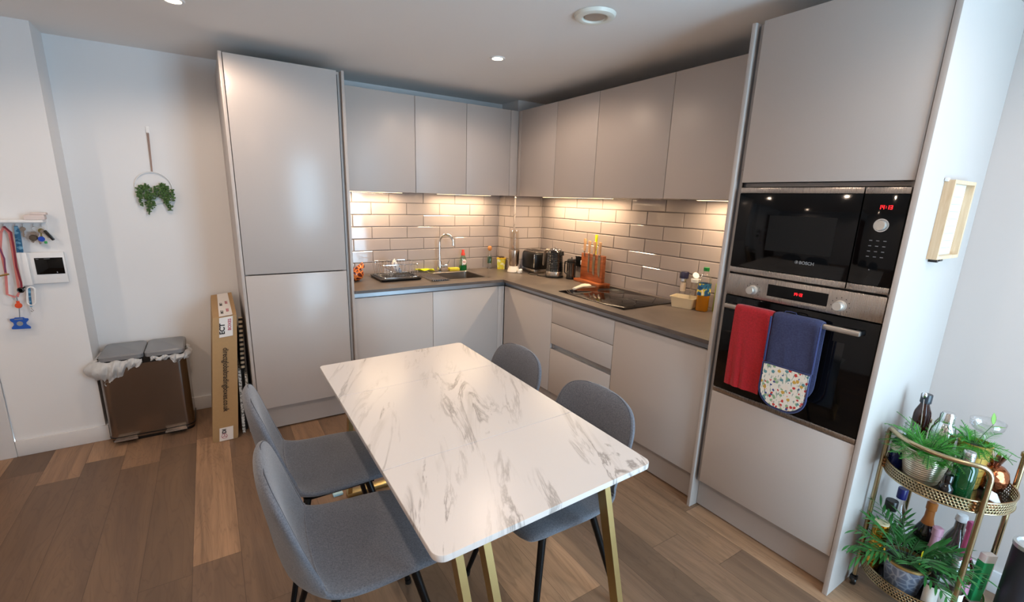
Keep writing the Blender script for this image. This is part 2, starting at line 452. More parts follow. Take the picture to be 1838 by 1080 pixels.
# ------------------------------------------------------------------ tiled splashbacks (real tiles)
def tiles(name, axis, fixed, out, u0, u1, seams_a, seams_b, pitch, zt, zb, zl=1.491, h=.0965):
    """axis: 'x' (panel runs along x, at y=fixed) or 'y'; out: +-1 direction of the visible face"""
    b = MB(); g = .0022; th = .007
    def P(u, z, d):
        return (u, fixed+out*d, z) if axis == 'x' else (fixed+out*d, u, z)
    b.mi = 1
    if axis == 'x': b.box(u0, fixed, zb, u1, fixed+out*.003, zt)
    else: b.box(fixed, u0, zb, fixed+out*.003, u1, zt)
    b.mi = 0
    rows = []; z = zl
    k = 0
    while z+h*k < zt: k += 1
    i = k-1
    while True:
        lo, hi = zl+h*i, zl+h*(i+1)
        if hi <= zb: break
        rows.append((max(lo, zb), min(hi, zt), i)); i -= 1
    for lo, hi, i in rows:
        s0 = seams_a if i % 2 == 0 else seams_b
        cuts = [u0]; n0 = math.ceil((u0-s0)/pitch-1e-6); u = s0+n0*pitch
        while u < u1-.004:
            if u > u0+.004: cuts.append(u)
            u += pitch
        cuts.append(u1)
        for a, c in zip(cuts, cuts[1:]):
            ta = random.uniform(-.0006, .0006); tb = random.uniform(-.0005, .0005)
            A = [(a+g, lo+g), (c-g, lo+g), (c-g, hi-g), (a+g, hi-g)]
            e = .0035
            Bq = [(a+g+e, lo+g+e), (c-g-e, lo+g+e), (c-g-e, hi-g-e), (a+g+e, hi-g-e)]
            dz = [ta+tb, -ta+tb, -ta-tb, ta-tb]
            r0 = [P(p[0], p[1], .002) for p in A]; r1 = [P(p[0], p[1], th-.0022) for p in A]
            r2 = [P(p[0], p[1], th+dz[j]) for j, p in enumerate(Bq)]
            b.rings([r0, r1, r2])
    return struct(name, b, [TILE, GROUT], angle=12)
ZW = .909; ZB = 1.576
tiles('wall_back_tiles', 'x', 0, -1, -1.838, -.300, -1.668, -1.517, .2985, ZB+.02, ZW)
tiles('wall_right_tiles', 'y', 0, -1, -2.516, -.262, -1.057, -1.209, .3035, ZB+.02, ZW)
tiles('wall_column_tiles', 'y', -.302, -1, -.258, 0, -.10, -.20, .3035, ZB+.02, ZW)
tiles('wall_column_face_tiles', 'x', -.262, -1, -.302, 0, -.02, -.158, .3035, ZB+.02, ZW)
b = MB(); b.box(-.312, -.272, ZW, -.3, -.262, ZB); struct('trim_2', b, CHROME)

# ------------------------------------------------------------------ cabinets
def carcass(x0, y0, z0, x1, y1, z1, t=.016, top=False, parent=None, mat=None):
    b = MB()
    b.box(x0, y0, z0, x0+t, y1, z1); b.box(x1-t, y0, z0, x1, y1, z1)
    b.box(x0+t, y0, z0, x1-t, y1, z0+t)
    if top: b.box(x0+t, y0, z1-t, x1-t, y1, z1)
    # back panels on both non-door sides keep it closed
    b.box(x0+t, y1-.006, z0+t, x1-t, y1, z1-(t if top else 0))
    return finish('carcass', b, mat or CABM, parent=parent)
def carcass_r(x0, y0, z0, x1, y1, z1, t=.016, top=False, parent=None):
    """unit on the right wall: opens towards -x"""
    b = MB()
    b.box(x0, y0, z0, x1, y0+t, z1); b.box(x0, y1-t, z0, x1, y1, z1)
    b.box(x0, y0+t, z0, x1, y1-t, z0+t)
    if top: b.box(x0, y0+t, z1-t, x1, y1-t, z1)
    b.box(x1-.006, y0+t, z0+t, x1, y1-t, z1-(t if top else 0))
    return finish('carcass', b, CABM, parent=parent)
def door(name, x0, y0, z0, x1, y1, z1, parent, mat=None, bev=.0012):
    return finish(name, bx(x0, y0, z0, x1, y1, z1, bev), mat or CAB, parent=parent)

YF, XF = -.625, -.626
# tall fridge-freezer housing
ff = thing('fridge_cupboard', 'tall glossy cashmere fridge-freezer housing at the left end of the kitchen', 'cupboard', (-2.17, -.32, 0))
carcass(-2.480, -.606, .15, -1.857, -.006, 2.276, top=True, parent=ff)
GLOSS = m_cab('cashmere_gloss', '#bdb6b2', .24)
door('upper_door', -2.478, -.630, 1.057, -1.883, -.610, 2.278, ff, GLOSS)
door('lower_door', -2.478, -.630, .173, -1.883, -.610, 1.050, ff, GLOSS)
door('left_panel', -2.499, -.632, 0, -2.482, -.004, 2.281, ff)
door('right_panel', -1.855, -.636, 0, -1.8385, -.009, 2.281, ff)
b = MB(); b.prism([(-1.882, -.614), (-1.8815, -.604), (-1.874, -.594), (-1.866, -.594), (-1.8575, -.606), (-1.8575, -.59), (-1.90, -.585), (-1.90, -.607)], .16, 2.27, 'z')
finish('handle_profile', b, ALU, parent=ff)
finish('plinth', bx(-2.481, -.585, .008, -1.857, -.567, .168), CABM, parent=ff)

# base units, back run
DZ0, DZ1 = .173, .8514
bu = thing('base_cupboard', 'cashmere base cupboard beneath the dish rack, next to the tall fridge housing', 'cupboard', (-1.55, -.3, 0))
carcass(-1.837, -.604, .15, -1.259, -.008, .846, parent=bu)
door('cupboard_door', -1.8365, YF, DZ0, -1.2595, YF+.019, DZ1, bu)
bu = thing('base_cupboard', 'cashmere sink cupboard beneath the sink, left of the inner corner post', 'cupboard', (-.97, -.3, 0))
carcass(-1.258, -.604, .15, -.655, -.008, .846, parent=bu)
door('cupboard_door', -1.2565, YF, DZ0, -.681, YF+.019, DZ1, bu)
# corner posts + handle rails
b = MB(); b.box(-.679, YF, DZ0, -.6275, YF+.019, DZ1, .001); b.box(-.645, -.6285, DZ0, -.6265, -.627, DZ1)
tag(finish('corner_post', b, CAB), 'narrow cashmere corner post in the inner corner of the base cupboards', 'post')
b = MB(); b.box(-1.837, -.601, .853, -.607, -.596, .887); b.box(-1.837, -.622, .8495, -.607, -.601, .8505)
rail_mat = ALU
tag(finish('handle_rail', b, rail_mat), 'recessed metal handle channel below the worktop on the sink run', 'rail')
b = MB(); b.box(-.602, -2.516, .853, -.597, -.609, .887); b.box(-.621, -2.516, .8495, -.602, -.630, .8505)
tag(finish('handle_rail', b, rail_mat), 'recessed metal handle channel below the worktop on the hob run', 'rail')
# base units, right run
bu = thing('base_cupboard', 'cashmere corner cupboard between the corner post and the drawers', 'cupboard', (-.3, -.95, 0))
carcass_r(-.604, -1.272, .15, -.008, -.66, .846, parent=bu)
door('cupboard_door', XF, -1.2715, DZ0, XF+.019, -.640, DZ1, bu)
bu = thing('drawer_unit', 'cashmere three-drawer unit below the hob', 'drawers', (-.3, -1.58, 0))
carcass_r(-.604, -1.882, .15, -.008, -1.275, .846, parent=bu)
door('drawer', XF, -1.880, .700, XF+.019, -1.2755, DZ1, bu)
door('drawer', XF, -1.880, .543, XF+.019, -1.2755, .696, bu)
door('drawer', XF, -1.880, DZ0, XF+.019, -1.2755, .503, bu)
b = MB(); b.box(-.600, -1.880, .500, -.596, -1.2755, .546); b.box(-.622, -1.880, .5035, -.600, -1.2755, .5045)
finish('handle_channel', b, rail_mat, parent=bu)
bu = thing('base_cupboard', 'wide cashmere cupboard front beneath the oil bottle, left of the oven housing', 'cupboard', (-.3, -2.2, 0))
carcass_r(-.604, -2.516, .15, -.008, -1.885, .846, parent=bu)
door('cupboard_door', XF, -2.5155, DZ0, XF+.019, -1.8845, DZ1, bu)
b = MB(); b.box(-1.837, -.580, .008, -.566, -.562, .148)
tag(finish('plinth', b, CABM), 'cashmere plinth board under the sink run', 'plinth')
b = MB(); b.box(-.584, -2.516, .008, -.565, -.581, .148)
tag(finish('plinth', b, CABM), 'cashmere plinth board under the hob run', 'plinth')

# worktop with sink cut-out
SX0, SX1, SY0, SY1 = -1.15, -.69, -.50, -.05
def worktop():
    b = MB(); bm = b.b
    xs = [-1.8375, SX0, SX1, -.6455, -.001]; ys = [-2.517, -.6455, SY0, SY1, -.001]
    def solid(i, j):
        x, y = (xs[i]+xs[i+1])/2, (ys[j]+ys[j+1])/2
        if x < -.6455 and y < -.6455: return False
        if SX0 < x < SX1 and SY0 < y < SY1: return False
        return True
    vt = {}
    def V(i, j, z):
        k = (i, j, z)
        if k not in vt: vt[k] = bm.verts.new((xs[i], ys[j], z))
        return vt[k]
    z0, z1 = .889, .909
    for i in range(4):
        for j in range(4):
            if not solid(i, j): continue
            bm.faces.new([V(i, j, z1), V(i+1, j, z1), V(i+1, j+1, z1), V(i, j+1, z1)])
            bm.faces.new([V(i, j+1, z0), V(i+1, j+1, z0), V(i+1, j, z0), V(i, j, z0)])
            for di, dj, a, c in ((-1, 0, (i, j+1), (i, j)), (1, 0, (i+1, j), (i+1, j+1)), (0, -1, (i, j), (i+1, j)), (0, 1, (i+1, j+1), (i, j+1))):
                ii, jj = i+di, j+dj
                if not (0 <= ii < 4 and 0 <= jj < 4 and solid(ii, jj)):
                    bm.faces.new([V(*a, z0), V(*c, z0), V(*c, z1), V(*a, z1)])
    return b
tag(finish('worktop', worktop(), WORK), 'L-shaped dark brown-grey laminate worktop along both kitchen walls', 'worktop')

# wall units
WY, WX, WZ0, WZ1 = -.3545, -.3523, ZB, 2.258
def wall_back_unit(x0, x1, label):
    t = thing('wall_cupboard', label, 'cupboard', ((x0+x1)/2, -.17, WZ0))
    carcass(x0, WY+.020, WZ0, x1, -.008, WZ1, top=True, parent=t)
    door('cupboard_door', x0+.0015, WY, WZ0-.001, x1-.0015, WY+.018, WZ1+.002, t)
wall_back_unit(-1.8375, -1.271, 'wide cashmere wall cupboard nearest the fridge housing')
wall_back_unit(-1.2705, -.842, 'middle cashmere wall cupboard above the sink')
wall_back_unit(-.8415, -.430, 'narrow cashmere wall cupboard above the washing-up bottle, next to the corner')
b = MB(); b.box(-.4285, WY, WZ0, -.3535, WY+.018, WZ1+.002, .001); b.box(WX, -.395, WZ0, WX+.018, -.3555, WZ1+.002, .001)
tag(finish('corner_filler', b, CAB), 'slim cashmere filler strips in the inner corner of the wall cupboards', 'panel')
def wall_right_unit(y0, y1, label):
    t = thing('wall_cupboard', label, 'cupboard', (-.17, (y0+y1)/2, WZ0))
    carcass_r(WX+.020, y0, WZ0, -.008, y1, WZ1, top=True, parent=t)
    door('cupboard_door', WX, y0+.0015, WZ0-.001, WX+.018, y1-.0015, WZ1+.002, t)
    return t
wall_right_unit(-.869, -.397, 'cashmere wall cupboard right of the inner corner, above the kettle')
wall_right_unit(-1.316, -.8695, 'cashmere wall cupboard above the knife board, second from the corner')
hood = wall_right_unit(-1.916, -1.3165, 'cashmere wall cupboard above the hob, third from the corner')
b = MB(); b.box(-.30, -1.86, ZB-.004, -.05, -1.37, ZB-.0005)
finish('hood_plate', b, STEEL, parent=hood)
wall_right_unit(-2.5165, -1.9165, 'cashmere wall cupboard next to the oven housing')

def led(x0, y0, x1, y1, label):
    t = thing('cupboard_light', label, 'light', ((x0+x1)/2, (y0+y1)/2, ZB-.006))
    finish('light_body', bx(x0, y0, ZB-.0045, x1, y1, ZB-.0012), WHITEPL, parent=t)
    finish('diffuser', bx(x0+.004, y0+.004, ZB-.0055, x1-.004, y1-.004, ZB-.0047), BAR_EM, parent=t)
    l = bpy.data.lights.new('led', 'AREA'); l.shape = 'RECTANGLE'; l.size = abs(x1-x0)-.012; l.size_y = abs(y1-y0)-.012
    l.energy = UC_W*max(abs(x1-x0), abs(y1-y0))/.3; l.color = (1, .74, .46)
    o = bpy.data.objects.new('led', l); COL.objects.link(o); o.parent = t; o.location = (0, 0, -.003)
led(-1.80, -.145, -1.30, -.120, 'lit strip light under the wall cupboard above the dish rack')
led(-1.00, -.145, -.48, -.120, 'lit strip light under the wall cupboard above the washing-up bottle')
led(-.145, -1.29, -.120, -.45, 'lit strip light under the wall cupboards above the kettle and knives')
led(-.145, -2.49, -.120, -1.99, 'lit strip light under the wall cupboard next to the oven housing')

# oven housing
OX = -.639
oh = thing('oven_housing', 'tall cashmere housing around the built-in microwave and oven', 'cupboard', (-.32, -2.85, 0))
carcass_r(-.612, -3.170, .15, -.012, -2.540, .672, top=True, parent=oh)
b = MB(); b.box(-.612, -3.170, .673, -.04, -3.156, 1.70); b.box(-.612, -2.554, .673, -.04, -2.540, 1.70)
b.box(-.60, -3.155, 1.248, -.04, -2.555, 1.253); b.box(-.60, -3.155, 1.629, -.04, -2.555, 1.644); b.box(-.04, -3.17, .673, -.03, -2.54, 1.70)
finish('appliance_frame', b, CABM, parent=oh)
b = MB(); b.box(-.614, -3.170, 1.701, -.012, -2.541, 2.276); finish('top_carcass', b, CABM, parent=oh)
door('upper_door', OX, -3.170, 1.646, OX+.019, -2.567, 2.280, oh)
door('lower_door', OX, -3.170, DZ0, OX+.019, -2.567, .671, oh)
door('left_panel', -.645, -2.536, 0, -.010, -2.5185, 2.281, oh)
door('end_panel', -.645, -3.192, 0, -.001, -3.173, 2.285, oh, CAB)
b = MB(); b.prism([(-.626, -2.566), (-.616, -2.566), (-.602, -2.558), (-.602, -2.545), (-.622, -2.5375), (-.598, -2.5375), (-.594, -2.566)], .16, 2.27, 'z')
finish('handle_profile', b, ALU, parent=oh)
finish('plinth', bx(-.590, -3.171, .008, -.572, -2.538, .168), CABM, parent=oh)

# microwave -------------------------------------------------------
mw = thing('microwave', 'black glass built-in microwave with steel trims, above the oven', 'microwave', (-.4, -2.87, 1.254))
finish('casing', bx(-.60, -3.150, 1.256, -.12, -2.562, 1.622), BLACK, parent=mw)
dm = finish('microwave_door', bx(OX, -3.033, 1.281, OX+.03, -2.568, 1.600, .001), BLACKGL, parent=mw)
finish('viewing_window', bx(OX-.0006, -2.966, 1.367, OX+.004, -2.712, 1.512), DARKGL, parent=dm)
cp = finish('control_panel', bx(OX, -3.167, 1.281, OX+.03, -3.037, 1.600, .001), BLACKGL, parent=mw)
b = MB(); b.box(OX-.001, -3.033, 1.602, OX+.03, -2.568, 1.624, .001); b.box(OX-.001, -3.167, 1.602, OX+.03, -3.037, 1.624, .001)
finish('steel_trim', b, STEEL, parent=mw)
b = MB(); b.box(OX-.001, -3.033, 1.256, OX+.03, -2.568, 1.279, .001); b.box(OX-.001, -3.167, 1.256, OX+.03, -3.037, 1.279, .001)
finish('steel_trim', b, STEEL, parent=mw)
MX = Matrix.Rotation(-PI/2, 4, 'Y')
b = MB(); b.lathe([(.0, .020), (.0165, .020), (.018, .017), (.0185, 0)], (OX, -3.105, 1.494), 32, MX)
finish('dial', b, plain('satin_knob', '#cfc9c0', .3, .6), parent=mw)
b = MB(); b.lathe([(.0195, .004), (.023, .004), (.0235, 0)], (OX, -3.105, 1.494), 32, MX, cap=False)
finish('dial_ring', b, CHROME, parent=mw)
FR = lambda y, z, d=.0008: frame((OX-d, y, z), (0, -1, 0), (0, 0, 1))
SEG = {'1': 'bc', '4': 'fgbc', '3': 'abgcd', ':': ':'}
def digits(s, y, z, h, parent, mat=RED_EM, d=.0012):
    b = MB(); w = h*.5; t = h*.13; yy = y
    def seg(y0, z0, y1, z1): b.box(OX-d, yy-y1, z+z0, OX-d+.0006, yy-y0, z+z1)
    for ch in s:
        if ch == ':':
            seg(w*.2, -h*.22, w*.2+t, -h*.22+t); seg(w*.2, h*.15, w*.2+t, h*.15+t); yy -= w*.6; continue
        for q in SEG[ch]:
            if q == 'a': seg(0, h/2-t, w, h/2)
            if q == 'd': seg(0, -h/2, w, -h/2+t)
            if q == 'g': seg(0, -t/2, w, t/2)
            if q == 'b': seg(w-t, 0, w, h/2)
            if q == 'c': seg(w-t, -h/2, w, 0)
            if q == 'f': seg(0, 0, t, h/2)
            if q == 'e': seg(0, -h/2, t, 0)
        yy -= w*1.45
    finish('clock_digits', b, mat, parent=parent, smooth=False)
digits('14:13', -3.086, 1.556, .0135, cp)
GREYTX = plain('printed_grey', '#8a8d90', .5)
text('BOSCH', .017, FR(-2.886, 1.331), GREYTX, dm, 'maker_lettering', bold=.0003)
b = MB(); b.tube([(OX-.0008, -2.848+.006*math.cos(a*PI/8), 1.332+.006*math.sin(a*PI/8)) for a in range(16)], .0006, 5, closed=True)
b.box(OX-.0008, -2.851, 1.3285, OX, -2.8455, 1.3355)
finish('maker_emblem', b, GREYTX, parent=dm)
b = MB()
for i in range(4):
    for j in range(3):
        y = -3.083-.021*j; z = 1.440-.019*i; b.box(OX-.0006, y-.0045, z-.0015, OX, y+.0045, z+.0015)
b.box(OX-.0006, -3.098, 1.334, OX, -3.094, 1.338)
finish('button_marks', b, plain('faint_print', '#6d6f72', .5), parent=cp)

# oven ------------------------------------------------------------
ov = thing('oven', 'steel and black glass built-in oven with towel and mitts on its handle', 'oven', (-.4, -2.87, .675))
finish('casing', bx(-.605, -3.150, .68, -.1, -2.562, 1.244), BLACK, parent=ov)
cp = finish('control_panel', bx(OX, -3.168, 1.152, OX+.032, -2.568, 1.247, .0015), STEEL, parent=ov)
finish('display', bx(OX-.0008, -2.985, 1.176, OX+.003, -2.752, 1.226), BLACKGL, parent=cp)
finish('button_strip', bx(OX-.003, -2.985, 1.163, OX+.003, -2.752, 1.174, .001), STEEL, parent=cp)
digits('14:13', -2.858, 1.203, .0115, cp, d=.002)
for y in (-2.690, -3.030):
    b = MB(); b.lathe([(0, .030), (.0155, .030), (.0175, .027), (.0175, .006), (.021, .005), (.0215, 0)], (OX, y, 1.189), 32, MX)
    finish('knob', b, plain('satin_knob', '#cfc9c0', .3, .6), parent=ov)
    b = MB()
    for k in range(9):
        a = -PI*.2+k*PI*1.4/8; b.box(OX-.0005, y+.031*math.cos(a)-.0015, 1.189+.031*math.sin(a)-.0015, OX, y+.031*math.cos(a)+.0015, 1.189+.031*math.sin(a)+.0015)
    finish('dial_marks', b, BLACK, parent=cp)
od = finish('oven_door', bx(OX, -3.168, .698, OX+.032, -2.568, 1.147, .0015), BLACKGL, parent=ov)
finish('viewing_window', bx(OX-.0006, -3.07, .78, OX+.003, -2.665, 1.05), plain('oven_window', '#0b0b0d', .08, spec=.3), parent=od)
finish('lower_trim', bx(OX-.001, -3.168, .676, OX+.032, -2.568, .696, .001), STEEL, parent=ov)
b = MB(); b.box(OX-.055, -3.128, 1.098, OX-.037, -2.600, 1.118, .004)
hd = finish('handle', b, plain('handle_steel', '#b9b1a8', .3, .9), parent=od)
b = MB()
for y in (-2.612, -3.116): b.box(OX-.040, y-.012, 1.100, OX-.001, y+.012, 1.116, .003)
finish('handle_mount', b, BLACK, parent=hd)

# towel and mitts hanging over the handle --------------------------
def drape(y0, y1, zf, zb, xh=-.685, ztop=1.123, fold=.003, th=.010, waves=3, jit=.004, taper=0, round_end=0, n=22, lean=0):
    """cloth folded over a rail: returns list of (ring) cross-sections along the drop"""
    hr = .0185
    path = []
    for i in range(n+1):
        z = zb+(ztop-.018-zb)*i/n; path.append((xh+hr, z))
    for i in range(1, 8):
        a = PI*i/8; path.append((xh+hr*math.cos(a), ztop-.018+hr*math.sin(a)))
    for i in range(n+1):
        z = ztop-.018+(zf-(ztop-.018))*i/n; path.append((xh-hr-.004*math.sin(PI*i/n*.5), z))
    rings = []
    tot = len(path)
    for k, (x, z) in enumerate(path):
        front = k > tot/2
        s = (ztop-z)/(ztop-zf)
        end = zf if front else zb
        m = 16; top = []; bot = []
        ya, yb = y0-taper*s, y1+taper*s
        if round_end:
            q = (z-end)/round_end
            if q < 1:
                ins = (1-math.sqrt(max(0, 1-(1-q)**2)))*(y1-y0)*.42
                ya += ins; yb -= ins
        ya += lean*s; yb += lean*s
        if k == 0: px, pz = path[0][0]-path[1][0], path[0][1]-path[1][1]
        kx, kz = (path[min(k+1, tot-1)][0]-path[max(k-1, 0)][0]), (path[min(k+1, tot-1)][1]-path[max(k-1, 0)][1])
        L = math.hypot(kx, kz) or 1; nx, nz = -kz/L, kx/L
        for j in range(m+1):
            u = j/m; y = ya+(yb-ya)*u
            wv = fold*s*math.sin(u*PI*2*waves+1.3*s)+jit*s*math.sin(u*17+3*s)
            wv *= 1 if front else .2
            t = th*.5*(1-abs(2*u-1)**8*.7)
            if front: wv = -abs(wv)
            top.append((x+wv+nx*t, y, z+nz*t)); bot.append((x+wv-nx*t, y, z-nz*t))
        rings.append(top+bot[::-1])
    return rings
tw = MB(); tw.rings(drape(-2.822, -2.660, .760, .80, waves=1.5, fold=.006, th=.009, taper=-.002, lean=0))
towel = tag(finish('tea_towel', tw, RED), 'red terry tea towel hanging over the oven handle', 'towel')
mt = thing('oven_glove', 'navy double oven glove with floral pockets hanging over the oven handle', 'oven glove', (-.69, -2.92, .72))
b = MB(); b.rings(drape(-3.008, -2.828, .735, .77, fold=.002, th=.014, waves=1, round_end=.09)); finish('glove_band', b, NAVY, parent=mt)
def pocket(y0, y1, z0, z1, x, r, th, n=40):
    pts = []
    pts.append((y0, z1)); pts.append((y1, z1))
    for i in range(n//2+1):
        a = -PI/2*i/(n//2); pts.append((y1-r+r*math.cos(a), z0+r+r*math.sin(a)))
    for i in range(n//2+1):
        a = -PI/2-PI/2*i/(n//2); pts.append((y0+r+r*math.cos(a), z0+r+r*math.sin(a)))
    return pts
b = MB(); P_ = pocket(-3.004, -2.832, .740, .912, 0, .07, 0); b.prism(P_, -.7255, -.711, 'x')
fp = finish('glove_pocket', b, FLORAL, parent=mt)
b = MB(); Q = [(-.7215, p[0], p[1]) for p in pocket(-3.010, -2.826, .734, .914, 0, .075, 0)]
b.tube(Q, .0045, 6, closed=True); finish('piping', b, NAVYT, parent=fp)
b = MB(); b.tube([(-.7165, -3.011, z) for z in (.92, .98, 1.05, 1.11)], .004, 6); b.tube([(-.7165, -2.825, z) for z in (.92, .98, 1.05, 1.11)], .004, 6)
finish('edge_piping', b, NAVYT, parent=mt)
b = MB(); P_ = [(p[0]+.040, p[1]-.004) for p in pocket(-2.97, -2.835, .728, .90, 0, .06, 0)]; b.prism(P_, -.6665, -.656, 'x')
fp = finish('rear_pocket', b, FLORAL, parent=mt)
Q = [(-.661, p[0], p[1]) for p in P_]; b = MB(); b.tube(Q, .004, 6, closed=True); finish('piping', b, NAVYT, parent=fp)
b = MB(); b.tube([(-.690, -2.86, 1.127), (-.690, -2.865, 1.137), (-.690, -2.885, 1.139), (-.690, -2.905, 1.137), (-.690, -2.91, 1.127)], .002, 6); finish('hanging_loop', b, NAVYT, parent=mt)

# ------------------------------------------------------------------ sink, tap, hob
sk = thing('sink', 'inset single-bowl steel sink in the worktop', 'sink', (-.92, -.28, .76))
def sinkmesh():
    b = MB(); o = .012
    X0, X1, Y0, Y1 = SX0-o, SX1+o, SY0-o, SY1+o
    bx0, bx1, by0, by1 = -1.125, -.712, -.478, -.125
    def rr(x0, x1, y0, y1, r, z):
        P = []
        for cx, cy, a0 in ((x1-r, y1-r, 0), (x0+r, y1-r, PI/2), (x0+r, y0+r, PI), (x1-r, y0+r, 3*PI/2)):
            for k in range(5): a = a0+PI/2*k/4; P.append((cx+r*math.cos(a), cy+r*math.sin(a), z))
        return P
    b.rings([rr(X0, X1, Y0, Y1, .012, .9092), rr(X0, X1, Y0, Y1, .012, .9105), rr(bx0-.004, bx1+.004, by0-.004, by1+.004, .022, .9105),
             rr(bx0, bx1, by0, by1, .02, .906), rr(bx0+.006, bx1-.006, by0+.006, by1-.006, .02, .765), rr(bx0+.03, bx1-.03, by0+.03, by1-.03, .02, .755)], cap=False)
    b.b.faces.new([b.b.verts.new(p) for p in rr(bx0+.03, bx1-.03, by0+.03, by1-.03, .02, .755)])
    return b
finish('basin', sinkmesh(), SINKST, parent=sk)
b = MB(); b.lathe([(0, .758), (.035, .758), (.038, .756)], (-.92, -.30, 0), 24); finish('drain', b, CHROME, parent=sk)
tp = thing('tap', 'tall chrome swan-neck mixer tap behind the sink', 'tap', (-.957, -.085, .911))
b = MB(); pts = [(-.957, -.085, .911), (-.957, -.085, 1.00), (-.957, -.085, 1.10), (-.957, -.085, 1.165)]
dv = Vector((.72, -.69, 0)).normalized()
for k in range(1, 12):
    a = PI*k/11*.93; d = .062*(1-math.cos(a)); h = .072*math.sin(a); pts.append((-.957+dv.x*d, -.085+dv.y*d, 1.165+h))
pts.append((pts[-1][0]+dv.x*.002, pts[-1][1]+dv.y*.002, 1.145))
b.tube(pts, [.0105]*3+[.0105]*12+[.012], 14); finish('spout', b, CHROME, parent=tp)
b = MB(); b.lathe([(0, 0), (.025, 0), (.025, .004), (.0185, .007), (.018, .085), (.0165, .095), (.0105, .098)], (-.957, -.085, .9105), 24)
finish('tap_body', b, CHROME, parent=tp)
b = MB(); b.tube([(-.945, -.092, .960), (-.895, -.110, .962)], .0145, 16); finish('lever_hub', b, CHROME, parent=tp)
b = MB(); b.tube([(-.902, -.108, .966), (-.892, -.112, .985), (-.878, -.118, 1.018)], [.005, .004, .0035], 8); finish('lever', b, CHROME, parent=tp)

hb = thing('hob', 'flat black glass induction hob set in the worktop', 'hob', (-.30, -1.55, .909))
finish('glass_top', bx(-.545, -1.870, .9095, -.055, -1.235, .9145, .0015), BLACKGL, parent=hb)
b = MB()
for cx, cy, r in ((-.41, -1.40, .08), (-.19, -1.40, .095), (-.41, -1.71, .095), (-.19, -1.71, .07)):
    b.tube([(cx+r*math.cos(k*PI/24), cy+r*math.sin(k*PI/24), .9146) for k in range(48)], .0006, 4, closed=True)
finish('zone_marks', b, plain('hob_print', '#3a3a3c', .4), parent=hb)

# ------------------------------------------------------------------ dining table
TZ = .75
tb = thing('dining_table', 'extended white marble-effect dining table with brushed gold legs', 'table', (-1.888, -2.26, 0))
C4 = [(-2.258, -1.578), (-1.494, -1.546), (-1.522, -2.944), (-2.278, -2.974)]
def tl(u, v):  # bilinear in the table top
    a = Vector(C4[0]).lerp(Vector(C4[1]), u); c = Vector(C4[3]).lerp(Vector(C4[2]), u); return a.lerp(c, v)
def top_board(v0, v1, r0, r1, gap=.0008):
    b = MB(); P = []
    L = 1.40
    def corner(u, v, r, a0):
        c = tl(u, v); return [(c.x+r*math.cos(a0+PI/2*k/6), c.y+r*math.sin(a0+PI/2*k/6)) for k in range(7)]
    W_ = .76
    du0 = r0/W_; dv0 = r0/L; du1 = r1/W_; dv1 = r1/L
    if r0: P += corner(1-du0, v0+dv0, r0, 0)+corner(du0, v0+dv0, r0, PI/2)
    else: P += [tuple(tl(1, v0+gap)), tuple(tl(0, v0+gap))]
    if r1: P += corner(du1, v1-dv1, r1, PI)+corner(1-du1, v1-dv1, r1, 3*PI/2)
    else: P += [tuple(tl(0, v1-gap)), tuple(tl(1, v1-gap))]
    def sc_(P, k):
        cx = sum(p[0] for p in P)/len(P); cy = sum(p[1] for p in P)/len(P)
        return [(p[0]+(cx-p[0])*k, p[1]+(cy-p[1])*k) for p in P]
    b.rings([[(p[0], p[1], TZ-.018) for p in sc_(P, .002)], [(p[0], p[1], TZ-.016) for p in P], [(p[0], p[1], TZ-.0012) for p in P], [(p[0], p[1], TZ) for p in sc_(P, .0025)]])
    return b
WEDGE = MARBLE
finish('end_leaf', top_board(0, .285, .02, 0), MARBLE, parent=tb)
finish('centre_leaf', top_board(.285, .712, 0, 0), MARBLE, parent=tb)
finish('end_leaf', top_board(.712, 1, 0, .03), MARBLE, parent=tb)
b = MB(); b.box(-2.17, -2.86, .690, -2.13, -1.66, .7315); b.box(-1.66, -2.86, .690, -1.62, -1.66, .7315); b.box(-2.13, -2.80, .695, -1.66, -2.77, .7315); b.box(-2.13, -1.74, .695, -1.66, -1.71, .7315)
finish('underframe', b, BLACKM, parent=tb)
def bar(p, q, w, d, ax=Vector((1, 0, 0))):
    """rectangular bar from p to q; w along ax, d across"""
    p, q = Vector(p), Vector(q); t = (q-p).normalized(); a = (ax-t*ax.dot(t)).normalized(); c = t.cross(a)
    b = MB(); R = []
    for s in (p, q): R.append([s+a*w/2+c*d/2, s-a*w/2+c*d/2, s-a*w/2-c*d/2, s+a*w/2-c*d/2])
    b.rings(R); return b
for top, ft in (((-2.187, -2.862, .731), (-2.105, -2.966, .02)), ((-2.105, -2.862, .731), (-2.015, -2.966, .02)), ((-1.662, -2.862, .731), (-1.585, -2.966, .02)),
                ((-2.135, -1.665, .731), (-2.150, -1.560, .02)), ((-1.66, -1.665, .731), (-1.640, -1.560, .02))):
    finish('leg', bar(top, ft, .022, .038), GOLD, parent=tb)
finish('foot_bar', bx(-2.120, -2.985, 0, -1.570, -2.947, .022, .001), GOLD, parent=tb)
finish('foot_bar', bx(-2.162, -1.580, 0, -1.628, -1.540, .022, .001), GOLD, parent=tb)

